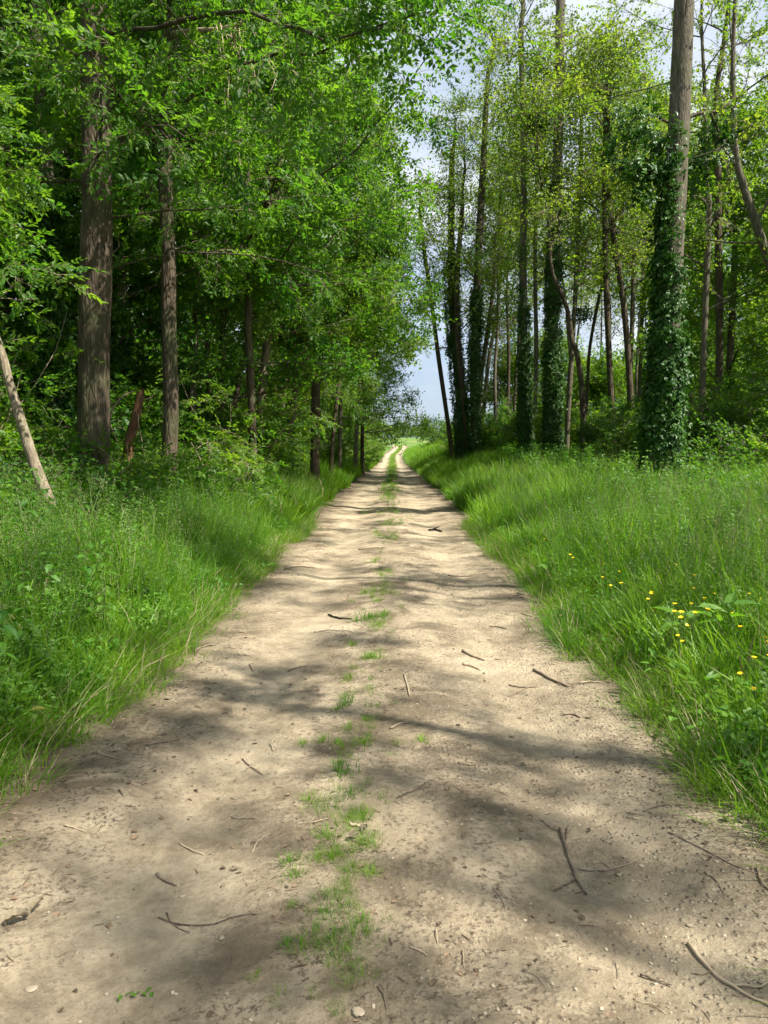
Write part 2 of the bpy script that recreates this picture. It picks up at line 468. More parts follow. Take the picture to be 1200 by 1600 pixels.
# ---------------------------------------------------------------- mesh helpers
class Acc:
    """collects vertices and faces for ONE mesh"""
    def __init__(self):
        self.v = []; self.f = []; self.t = []; self.m = []; self.n = 0
    def add(self, v, f, tint=0.5, mat=0):
        v = np.asarray(v, float).reshape(-1, 3)
        self.v.append(v)
        self.f.extend([tuple(int(i) + self.n for i in q) for q in f])
        self.m.extend([mat] * len(f))
        self.t.append(np.full(len(v), tint) if np.isscalar(tint) else np.asarray(tint, float))
        self.n += len(v)
    def mesh(self, name, mats, smooth=False):
        me = bpy.data.meshes.new(name)
        v = np.vstack(self.v) if self.v else np.zeros((0, 3))
        me.from_pydata(v.tolist(), [], self.f)
        for m in mats:
            me.materials.append(m)
        if self.f:
            me.polygons.foreach_set('material_index', np.array(self.m, dtype=np.int32))
            if smooth:
                me.polygons.foreach_set('use_smooth', np.ones(len(self.f), dtype=bool))
        if self.n:
            a = me.attributes.new('tint', 'FLOAT', 'POINT')
            a.data.foreach_set('value', np.concatenate(self.t).astype(np.float32))
        me.update()
        return me

def obj(name, me, parent=None):
    o = bpy.data.objects.new(name, me)
    COL.objects.link(o)
    if parent is not None:
        o.parent = parent
    return o

def tag(o, label, cat, group=None):
    o['label'] = label
    o['category'] = cat
    if group:
        o['group'] = group
    return o

def thing(name, loc, label, cat, group=None):
    o = bpy.data.objects.new(name, None)
    COL.objects.link(o)
    o.location = loc
    o.empty_display_size = 0.2
    return tag(o, label, cat, group)

def child(name, me, parent, kind=None):
    """a part: its mesh is in world coordinates relative to the parent's base"""
    o = obj(name, me, parent)
    if kind:
        o['kind'] = kind
    return o

def tube(pts, rad, sides=6, rough=None, cap=False):
    pts = np.asarray(pts, float); rad = np.asarray(rad, float)
    n = len(pts)
    tan = np.gradient(pts, axis=0)
    tan /= np.linalg.norm(tan, axis=1)[:, None] + 1e-9
    ref = np.array([1.0, 0, 0]) if abs(tan[n // 2][0]) < 0.75 else np.array([0, 1.0, 0])
    u = np.cross(tan, ref); u /= np.linalg.norm(u, axis=1)[:, None] + 1e-9
    w = np.cross(tan, u)
    a = np.linspace(0, 2 * PI, sides, endpoint=False)
    rr = rad[:, None] * np.ones(sides)[None, :]
    if rough is not None:
        rr = rr * rough(n, sides, a)
    v = pts[:, None, :] + rr[:, :, None] * (np.cos(a)[None, :, None] * u[:, None, :] + np.sin(a)[None, :, None] * w[:, None, :])
    f = []
    for i in range(n - 1):
        for j in range(sides):
            k = (j + 1) % sides
            f.append((i * sides + j, i * sides + k, (i + 1) * sides + k, (i + 1) * sides + j))
    if cap:
        f.append(tuple(range(sides))[::-1])
        f.append(tuple((n - 1) * sides + j for j in range(sides)))
    return v.reshape(-1, 3), f

def rotm(roll, pitch, yaw):
    cx, sx = math.cos(roll), math.sin(roll)
    cy, sy = math.cos(pitch), math.sin(pitch)
    cz, sz = math.cos(yaw), math.sin(yaw)
    Rx = np.array([[1, 0, 0], [0, cx, -sx], [0, sx, cx]])
    Ry = np.array([[cy, 0, sy], [0, 1, 0], [-sy, 0, cy]])
    Rz = np.array([[cz, -sz, 0], [sz, cz, 0], [0, 0, 1]])
    return Rz @ Ry @ Rx

LEAF4 = np.array([[0, 0, 0], [.42, .5, .10], [1, 0, -.05], [.42, -.5, .10]])
LEAF4F = [(0, 3, 2), (0, 2, 1)]
LEAF6 = np.array([[0, 0, 0], [.22, .40, .08], [.60, .36, .05], [1, 0, -.12], [.60, -.36, .05], [.22, -.40, .08], [.5, 0, -.02]])
LEAF6F = [(0, 6, 1), (1, 6, 2), (2, 6, 3), (3, 6, 4), (4, 6, 5), (5, 6, 0)]
IVY = np.array([[0, 0, 0], [-.12, .42, .02], [.30, .52, .0], [.48, .26, .06], [1, 0, -.08], [.48, -.26, .06], [.30, -.52, 0], [-.12, -.42, .02]])
IVYF = [(0, 3, 2, 1), (0, 4, 3), (0, 5, 4), (0, 7, 6, 5)]
CLOVER = [(0, 1, 2, 3, 4, 5)]

def put_leaf(acc, pos, yaw, pitch, roll, length, width, shape=LEAF4, faces=LEAF4F, tint=None, mat=0):
    R = rotm(roll, pitch, yaw)
    v = shape * np.array([length, width, length])
    acc.add(v @ R.T + np.asarray(pos), faces, random.random() if tint is None else tint, mat)

def strip(acc, a, b, w, mat=1):
    a = np.asarray(a, float); b = np.asarray(b, float)
    d = b - a
    s = np.cross(d, [0, 0, 1.0]); s = s / (np.linalg.norm(s) + 1e-9) * w
    q = np.cross(d, s); q = q / (np.linalg.norm(q) + 1e-9) * w
    acc.add([a + s, a - s * .5 + q, a - s * .5 - q, b], [(0, 1, 3), (1, 2, 3), (2, 0, 3)], 0.5, mat)

# ---------------------------------------------------------------- spray templates (never linked to the scene themselves)
def template(name, acc, mats):
    return bpy.data.objects.new(name, acc.mesh(name, mats))

def tpl_compound(i, leafm):
    a = Acc()
    pts = [np.array([0, 0, 0.0])]
    L0 = 0.5
    for k in range(1, 6):
        pts.append(pts[-1] + np.array([L0 / 5, random.uniform(-.02, .02), .012 - .016 * k]))
    for k in range(5):
        strip(a, pts[k], pts[k + 1], .004)
    for k in range(8):
        t = 0.08 + 0.92 * k / 7
        f = t * 5; j = min(int(f), 4)
        p = pts[j] + (pts[j + 1] - pts[j]) * (f - j)
        side = 1 if k % 2 else -1
        yaw = side * random.uniform(.5, 1.5) * (1 - .6 * t) + random.uniform(-.3, .3)
        pit = random.uniform(-.5, .8)
        L = random.uniform(.18, .28)
        R = rotm(random.uniform(-.9, .9), pit, yaw)
        n = random.choice((3, 3, 4))
        tint = random.random()
        e = p + R @ np.array([L, 0, -.05 * L])
        strip(a, p, e, .002)
        for q in range(n + 1):
            s = 0.3 + .7 * q / n
            b = R @ np.array([L * s, 0, -.25 * L * s * s])
            sides = (1, -1) if q < n else (0,)
            for sd in sides:
                ll = random.uniform(.055, .095)
                Rl = R @ rotm(random.uniform(-.7, .7), random.uniform(-.2, .6), sd * random.uniform(.7, 1.25))
                a.add((LEAF4 * np.array([ll, ll * random.uniform(.5, .62), ll])) @ Rl.T + p + b, LEAF4F, min(1, max(0, tint + random.uniform(-.3, .3))))
    return template('spray_compound_%d' % i, a, [leafm, M['twig']])

def tpl_simple(i, leafm, size=.062, n=46, span=.6):
    a = Acc()
    tw = []
    for s in range(5):
        y = random.uniform(-.9, .9); z = random.uniform(-.3, .35)
        p0 = np.array([span * .12 * s, 0, 0]) if s else np.zeros(3)
        d = np.array([math.cos(y) * math.cos(z), math.sin(y) * math.cos(z), math.sin(z)]) * (span * random.uniform(.5, .9))
        if s == 0:
            d = np.array([span, 0, -.05])
        tw.append((p0, p0 + d)); strip(a, p0, p0 + d, .004)
    for k in range(n):
        p0, p1 = random.choice(tw)
        t = random.uniform(.2, 1)
        p = p0 + (p1 - p0) * t + np.array([random.uniform(-.03, .03) for _ in range(3)])
        L = size * random.uniform(.65, 1.25)
        put_leaf(a, p, random.uniform(-2.2, 2.2), random.uniform(-.4, .9), random.uniform(-.8, .8), L, L * random.uniform(.65, .85), LEAF4, LEAF4F)
    return template('spray_simple_%d' % i, a, [leafm, M['twig']])

def tpl_cluster(i, leafm, size=.10, n=120, rad=.6):
    a = Acc()
    tw = []
    for s in range(7):
        d = rng.normal(size=3); d[2] *= .7; d[0] = abs(d[0]) * 1.2; d /= np.linalg.norm(d)
        e = d * rad * random.uniform(.7, 1.1)
        tw.append(e); strip(a, np.zeros(3), e, .006)
    for k in range(n):
        e = random.choice(tw)
        p = e * random.uniform(.25, 1.05) + rng.normal(size=3) * rad * .14
        L = size * random.uniform(.6, 1.3)
        put_leaf(a, p, random.uniform(-PI, PI), random.uniform(-.5, 1.0), random.uniform(-.9, .9), L, L * random.uniform(.6, .85))
    return template('spray_cluster_%d' % i, a, [leafm, M['twig']])

def tpl_ivy(i, size=.075, n=16, rad=.16):
    a = Acc()
    for k in range(n):
        p = np.array([random.uniform(-.01, .07), random.gauss(0, rad * .6), random.gauss(0, rad * .6)])
        L = size * random.uniform(.6, 1.2)
        # blade hangs: points down and outwards, face turned out
        R = rotm(random.uniform(-.5, .5), PI / 2 - random.uniform(.15, .75), random.uniform(-.45, .45)) @ rotm(0, 0, random.uniform(-.6, .6))
        a.add((IVY * np.array([L, L * .95, L])) @ R.T + p, IVYF, random.random())
    return template('ivy_patch_%d' % i, a, [M['ivy']])

def tpl_grass(i, n=36, rad=.15, h=(.14, .62), w=.0072, bend=.5, dry=0.04, head=0.0):
    a = Acc()
    for k in range(n):
        r = rad * math.sqrt(random.random()); th = random.uniform(0, 2 * PI)
        b = np.array([r * math.cos(th), r * math.sin(th), -.03])
        hh = random.uniform(*h)
        az = th + random.uniform(-1.2, 1.2)
        ld = np.array([math.cos(az), math.sin(az), 0])
        sd = np.array([-ld[1], ld[0], 0])
        tw = random.uniform(-1, 1); sd = sd * math.cos(tw) + ld * math.sin(tw)
        bn = random.uniform(.1, 1) * bend
        rows = []
        for s in (0, .4, .75, 1):
            c = b + np.array([0, 0, hh * (s - .28 * bn * s * s)]) + ld * hh * bn * s ** 2.2
            rows.append((c, w * random.uniform(.9, 1.1) * (1 - s) ** .6 if s < 1 else 0))
        v = []
        for c, ww in rows[:-1]:
            v += [c - sd * ww, c + sd * ww]
        v.append(rows[-1][0])
        t = random.random()
        a.add(v, [(0, 1, 3, 2), (2, 3, 5, 4), (4, 5, 6)], t, 1 if random.random() < dry else 0)
        if random.random() < head:
            tip = rows[-1][0]
            for q in range(9):
                pp = tip + np.array([random.gauss(0, .008), random.gauss(0, .008), -.11 + .016 * q])
                put_leaf(a, pp, random.uniform(-PI, PI), -random.uniform(.5, 1.3), 0, .022, .007, mat=2)
    return template('grass_clump_%d' % i, a, [M['grass'], M['grass_dry'], M['seed']])

def nettle(a, h, base=np.zeros(3), size=.075):
    lean = np.array([random.uniform(-.15, .15), random.uniform(-.15, .15), 0])
    top = base + np.array([0, 0, h]) + lean * h
    strip(a, base, top, .005)
    k = 0
    z = .10
    while z < h:
        t = z / h
        p = base + (top - base) * t
        y0 = (k % 2) * PI / 2 + random.uniform(-.3, .3)
        L = size * random.uniform(.7, 1.2) * (1.15 - .65 * t * t)
        for s in (0, PI):
            put_leaf(a, p, y0 + s, random.uniform(-.1, .7), random.uniform(-.3, .3), L * 1.25, L * .85, LEAF6, LEAF6F)
        z += random.uniform(.05, .085); k += 1

def tpl_weed(i):
    a = Acc()
    for s in range(random.randint(3, 5)):
        nettle(a, random.uniform(.35, .8), np.array([random.gauss(0, .10), random.gauss(0, .10), 0]), random.uniform(.055, .085))
    return template('weed_%d' % i, a, [M['weed'], M['stem']])

def tpl_fluff(i):
    a = Acc()
    for k in range(4):
        h = random.uniform(.4, .85); az = random.uniform(0, 2 * PI)
        b = np.array([random.gauss(0, .07), random.gauss(0, .07), 0]); top = b + np.array([math.cos(az) * .2 * h, math.sin(az) * .2 * h, h])
        strip(a, b, top, .003)
        z = .12
        while z < 1:
            p = b + (top - b) * z
            for q in range(4):
                ya = random.uniform(0, 2 * PI); L = random.uniform(.018, .04) * (1.2 - .5 * z)
                p2 = p + np.array([math.cos(ya), math.sin(ya), .3]) * random.uniform(0, .06)
                put_leaf(a, p2, ya, random.uniform(-.5, .5), random.uniform(-.5, .5), L, L * .5)
            z += .055
    return template('fluffy_weed_%d' % i, a, [M['weed'], M['stem']])

def tpl_lowleaf(i):
    a = Acc()
    for k in range(70):
        r = .22 * math.sqrt(random.random()); th = random.uniform(0, 2 * PI)
        p = np.array([r * math.cos(th), r * math.sin(th), random.uniform(.02, .30) * (1 - r * 2)])
        L = random.uniform(.022, .045)
        put_leaf(a, p, random.uniform(-PI, PI), random.uniform(-.3, .6), random.uniform(-.4, .4), L, L * .9, LEAF6, LEAF6F)
        if k % 3 == 0:
            strip(a, [p[0] * .4, p[1] * .4, 0], p, .0015)
    return template('low_leaves_%d' % i, a, [M['weed'], M['stem']])

M['seed'] = leaf_mat('grass_seed_head', (.12, .16, .06), (.22, .23, .10), (.15, .2, .05), (.25, .28, .1), rough=.7, transl=.3)
T = {}
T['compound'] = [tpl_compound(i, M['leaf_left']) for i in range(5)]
T['fresh'] = [tpl_compound(i + 10, M['leaf_fresh']) for i in range(4)]
T['simple'] = [tpl_simple(i, M['leaf_left']) for i in range(4)]
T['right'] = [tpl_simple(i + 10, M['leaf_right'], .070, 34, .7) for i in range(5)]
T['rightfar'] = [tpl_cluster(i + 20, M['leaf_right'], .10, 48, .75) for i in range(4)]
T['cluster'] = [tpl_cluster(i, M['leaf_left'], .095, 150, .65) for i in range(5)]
T['clusterf'] = [tpl_cluster(i + 40, M['leaf_fresh'], .095, 130, .65) for i in range(4)]
T['far'] = [tpl_cluster(i + 30, M['leaf_far'], .34, 90, 1.5) for i in range(4)]
T['shrub'] = [tpl_simple(i + 20, M['leaf_shrub'], .06, 60, .55) for i in range(5)]
T['shrubf'] = [tpl_simple(i + 30, M['leaf_fresh'], .06, 56, .55) for i in range(4)]
T['ivy'] = [tpl_ivy(i) for i in range(5)]
T['grass'] = [tpl_grass(i, head=.04) for i in range(6)]
T['grassbroad'] = [tpl_grass(i + 50, 18, .16, (.18, .62), .0105, .95, .05) for i in range(5)]
T['fluff'] = [tpl_fluff(i) for i in range(5)]
T['grassfine'] = [tpl_grass(i + 10, 56, .13, (.14, .38), .0042, .95, .03) for i in range(5)]
T['grasstall'] = [tpl_grass(i + 20, 18, .16, (.6, 1.1), .0034, .45, .12, head=.7) for i in range(4)]
T['grassfar'] = [tpl_grass(i + 30, 52, .32, (.3, .85), .0145, .6, .03) for i in range(5)]
T['edge'] = [tpl_grass(i + 40, 34, .10, (.08, .26), .0028, 1.1, .14) for i in range(5)]
T['weed'] = [tpl_weed(i) for i in range(6)]
T['low'] = [tpl_lowleaf(i) for i in range(4)]

def chip(i, leafy):
    a = Acc()
    if leafy:
        v = LEAF6 * np.array([.03, .022, .03 * random.uniform(.5, 2)])
        a.add(v, LEAF6F)
    else:
        n = 4
        p = [np.array([-.02 + .04 * k / (n - 1), random.uniform(-.003, .003), .002]) for k in range(n)]
        v, f = tube(p, [.0012, .0018, .0018, .0009], 4, cap=True)
        a.add(v, f)
    return template('chip_%d' % i, a, [M['litter']])
def stone_acc(n1=5, n2=4, r=1.0):
    a = Acc()
    v = [np.array([0, 0, -.55])]; f = []
    for i in range(1, n2):
        ph = PI * i / n2
        for j in range(n1 + 2):
            th = 2 * PI * j / (n1 + 2)
            s = random.uniform(.75, 1.15)
            v.append(np.array([math.sin(ph) * math.cos(th) * s, math.sin(ph) * math.sin(th) * s * .8, -math.cos(ph) * .6 * s]))
    v.append(np.array([0, 0, .55]))
    m = n1 + 2
    for j in range(m):
        f.append((0, 1 + (j + 1) % m, 1 + j))
    for i in range(n2 - 2):
        for j in range(m):
            f.append((1 + i * m + j, 1 + i * m + (j + 1) % m, 1 + (i + 1) * m + (j + 1) % m, 1 + (i + 1) * m + j))
    top = len(v) - 1
    for j in range(m):
        f.append((1 + (n2 - 2) * m + j, 1 + (n2 - 2) * m + (j + 1) % m, top))
    a.add(np.array(v) * r, f)
    return a
T['chip'] = [chip(i, i < 3) for i in range(6)]
T['grit'] = [template('grit_%d' % i, stone_acc(4, 3, .01), [M['stone']]) for i in range(4)]

_groups = {}
def scatter_group(key):
    if key in _groups:
        return _groups[key]
    g = bpy.data.node_groups.new('scatter_' + key, 'GeometryNodeTree')
    g.interface.new_socket('Geometry', in_out='INPUT', socket_type='NodeSocketGeometry')
    g.interface.new_socket('Geometry', in_out='OUTPUT', socket_type='NodeSocketGeometry')
    gi = g.nodes.new('NodeGroupInput'); go = g.nodes.new('NodeGroupOutput')
    jn = g.nodes.new('GeometryNodeJoinGeometry')
    for t in T[key]:
        n = g.nodes.new('GeometryNodeObjectInfo')
        n.inputs['Object'].default_value = t
        n.inputs['As Instance'].default_value = False
        gt = g.nodes.new('GeometryNodeGeometryToInstance')
        g.links.new(n.outputs['Geometry'], gt.inputs[0])
        g.links.new(gt.outputs[0], jn.inputs[0])
    ip = g.nodes.new('GeometryNodeInstanceOnPoints')
    ip.inputs['Pick Instance'].default_value = True
    def na(nm, typ):
        n = g.nodes.new('GeometryNodeInputNamedAttribute')
        n.data_type = typ
        n.inputs['Name'].default_value = nm
        return n.outputs['Attribute']
    g.links.new(gi.outputs[0], ip.inputs['Points'])
    g.links.new(jn.outputs[0], ip.inputs['Instance'])
    g.links.new(na('idx', 'INT'), ip.inputs['Instance Index'])
    er = g.nodes.new('FunctionNodeEulerToRotation')
    g.links.new(na('rot', 'FLOAT_VECTOR'), er.inputs[0])
    g.links.new(er.outputs[0], ip.inputs['Rotation'])
    g.links.new(na('scl', 'FLOAT'), ip.inputs['Scale'])
    g.links.new(ip.outputs[0], go.inputs[0])
    _groups[key] = g
    return g

def scatter(name, key, pts, rots, scl, parent=None, kind='stuff'):
    pts = np.asarray(pts, float).reshape(-1, 3)
    n = len(pts)
    me = bpy.data.meshes.new(name)
    me.vertices.add(n)
    me.vertices.foreach_set('co', pts.astype(np.float32).ravel())
    a = me.attributes.new('rot', 'FLOAT_VECTOR', 'POINT'); a.data.foreach_set('vector', np.asarray(rots, np.float32).ravel())
    a = me.attributes.new('scl', 'FLOAT', 'POINT'); a.data.foreach_set('value', np.asarray(scl, np.float32).ravel())
    a = me.attributes.new('idx', 'INT', 'POINT'); a.data.foreach_set('value', rng.integers(0, len(T[key]), n).astype(np.int32))
    for mm in T[key][0].data.materials:
        me.materials.append(mm)
    o = obj(name, me, parent)
    md = o.modifiers.new('leaves', 'NODES')
    md.node_group = scatter_group(key)
    o['kind'] = kind
    return o

# ---------------------------------------------------------------- ground and path
_seed = [0]
def reseed(base=1000):
    global rng
    _seed[0] += 1
    random.seed(base + _seed[0]); rng = np.random.default_rng(base + _seed[0])

def axis(parts):
    out = [parts[0][0]]
    for a, b, s in parts:
        n = max(1, int(round((b - a) / s)))
        out += list(np.linspace(a, b, n + 1)[1:])
    return np.array(out)

gx = axis([(-2500, -400, 300), (-400, -60, 40), (-60, -14, 4), (-14, -4, .5), (-4, 6, .2), (6, 14, .5), (14, 60, 4), (60, 400, 40), (400, 2500, 300)])
gy = axis([(-60, -12, 6), (-12, 0, 1), (0, 20, .25), (20, 60, .8), (60, 200, 3), (200, 600, 20), (600, 4000, 340)])
X, Y = np.meshgrid(gx, gy)
Z = terrain(X, Y)
Z = Z - 0.045 * (1 - sstep(1.45, 1.75, np.abs(X - pc(Y)))) * (Y < 186)
nx, ny = len(gx), len(gy)
ii = np.arange(nx * ny).reshape(ny, nx)
quads = np.stack([ii[:-1, :-1], ii[:-1, 1:], ii[1:, 1:], ii[1:, :-1]], -1).reshape(-1, 4)
me = bpy.data.meshes.new('ground')
me.from_pydata(np.stack([X, Y, Z], -1).reshape(-1, 3).tolist(), [], quads.tolist())
me.materials.append(M['ground'])
a = me.attributes.new('field', 'FLOAT', 'POINT')
a.data.foreach_set('value', (sstep(95, 125, Y)).ravel().astype(np.float32))
me.polygons.foreach_set('use_smooth', np.ones(len(quads), dtype=bool))
g = obj('ground', me); g['kind'] = 'structure'

cl = catmull([(-.15, -12), (0, 0), (.28, 25), (.55, 50), (1.15, 100), (1.5, 115), (2.4, 130), (3.4, 150), (3.6, 168), (2.6, 180), (0, 188), (-6, 192), (-25, 196)], 4000)
seg = np.concatenate([[0], np.cumsum(np.linalg.norm(np.diff(cl, axis=0), axis=1))])
ss = axis([(0, 10, .5), (10, 13, .1), (13, 22, .03), (22, 34, .08), (34, 70, .3), (70, seg[-1], 1.0)])
cx = np.interp(ss, seg, cl[:, 0]); cy = np.interp(ss, seg, cl[:, 1])
tx = np.gradient(cx); ty = np.gradient(cy); ln = np.hypot(tx, ty); tx /= ln; ty /= ln
ac = np.linspace(-1.95, 1.95, 91)
PX = cx[:, None] + ty[:, None] * ac[None]; PY = cy[:, None] - tx[:, None] * ac[None]
PZ = terrain(PX, PY)
nearw = (1 - sstep(14, 30, PY))
PZ += nearw * (0.016 * (fbm(PX * 6, PY * 6, 3) - .44) + 0.007 * (fbm(PX * 24, PY * 24, 2) - .38))
edge_w = 1.66 + .12 * (ac < 0)[None] + 0.22 * (fbm(PY * 1.3, np.sign(ac)[None] * 5 + PY * 0, 3) - .45)
PZ += 0.006 - 0.09 * sstep(0, 0.22, np.abs(ac)[None] - edge_w)
np_, na_ = PX.shape
ii = np.arange(np_ * na_).reshape(np_, na_)
quads = np.stack([ii[:-1, :-1], ii[:-1, 1:], ii[1:, 1:], ii[1:, :-1]], -1).reshape(-1, 4)
me = bpy.data.meshes.new('path')
me.from_pydata(np.stack([PX, PY, PZ], -1).reshape(-1, 3).tolist(), [], quads.tolist())
me.materials.append(M['path'])
a = me.attributes.new('across', 'FLOAT', 'POINT')
a.data.foreach_set('value', np.broadcast_to(ac[None], PX.shape).ravel().astype(np.float32))
me.polygons.foreach_set('use_smooth', np.ones(len(quads), dtype=bool))
p = obj('path', me); p['kind'] = 'structure'

def path_z(x, y):
    """height of the dirt surface"""
    return tz(x, y) + .006 + 0.016 * (sfbm(x * 6, y * 6, 3) - .44) * (1 - ss1(14, 30, y))

# ---------------------------------------------------------------- trees
def bark_rough(ridge=.06, lump=.10, seed=0, freq=9):
    def f(n, sides, a):
        i = np.arange(n)[:, None]; ca = np.cos(a)[None]; sa = np.sin(a)[None]
        big = fbm(seed + ca * 1.2 + i * .05, seed * 2 + sa * 1.2 + i * .07, 3) - .45
        rid = np.abs(vnoise(seed + a[None] * freq / 2 + 0 * i + .5 * vnoise(i * .15, i * 0 + seed), i * .11) - .5) * 2
        return 1 + lump * 2 * big - ridge * (1 - rid)
    return f

def dir_to_rot(d, roll):
    d = d / (np.linalg.norm(d) + 1e-9)
    return (roll, -math.asin(max(-1, min(1, d[2]))), math.atan2(d[1], d[0]))

def limb_path(p0, d, L, curve, n=7, wob=.10):
    pts = [np.array(p0, float)]
    d = np.array(d, float); d /= np.linalg.norm(d)
    for k in range(n - 1):
        d = d + np.array([random.gauss(0, wob), random.gauss(0, wob), random.gauss(0, wob * .7) + curve / n])
        d /= np.linalg.norm(d)
        pts.append(pts[-1] + d * L / (n - 1))
    return np.array(pts)

def add_twigs(acc, sp, limb, r0, sub_n, sub_len, step, scale, droop, sides=4, start=.25):
    """side branches of one limb and the leaf sprays on them"""
    n = len(limb)
    L = np.linalg.norm(np.diff(limb, axis=0), axis=1).sum()
    for k in range(sub_n):
        t = start + (1 - start) * (k + random.random()) / sub_n
        u = t * (n - 1); i = min(int(u), n - 2)
        p = limb[i] + (limb[i + 1] - limb[i]) * (u - i)
        d = limb[i + 1] - limb[i]; d /= np.linalg.norm(d) + 1e-9
        rnd = rng.normal(size=3); rnd[2] = rnd[2] * .5 + .15
        sd = rnd - d * np.dot(rnd, d); sd /= np.linalg.norm(sd) + 1e-9
        q = d * random.uniform(.3, .9) + sd
        sl = sub_len * random.uniform(.6, 1.25) * (1.1 - .5 * t)
        sub = limb_path(p, q, sl, droop, 5, .16)
        rr = max(.004, r0 * (1 - t) * .45 + .004)
        v, f = tube(sub, np.linspace(rr, .003, 5), 3)
        acc.add(v, f)
        m = max(2, int(sl / step))
        for j in range(m):
            w = (j + .6 + random.uniform(-.3, .3)) / m * 4
            i2 = min(int(w), 3)
            pp = sub[i2] + (sub[i2 + 1] - sub[i2]) * min(1, w - i2)
            dd = sub[i2 + 1] - sub[i2]; dd = dd / (np.linalg.norm(dd) + 1e-9) + rng.normal(size=3) * .55
            dd[2] = dd[2] * .6 - .08
            sp.append((pp, dir_to_rot(dd, random.gauss(0, .7)), scale * random.uniform(.7, 1.35)))
    dd = limb[-1] - limb[-2]
    sp.append((limb[-1], dir_to_rot(dd, 0), scale))

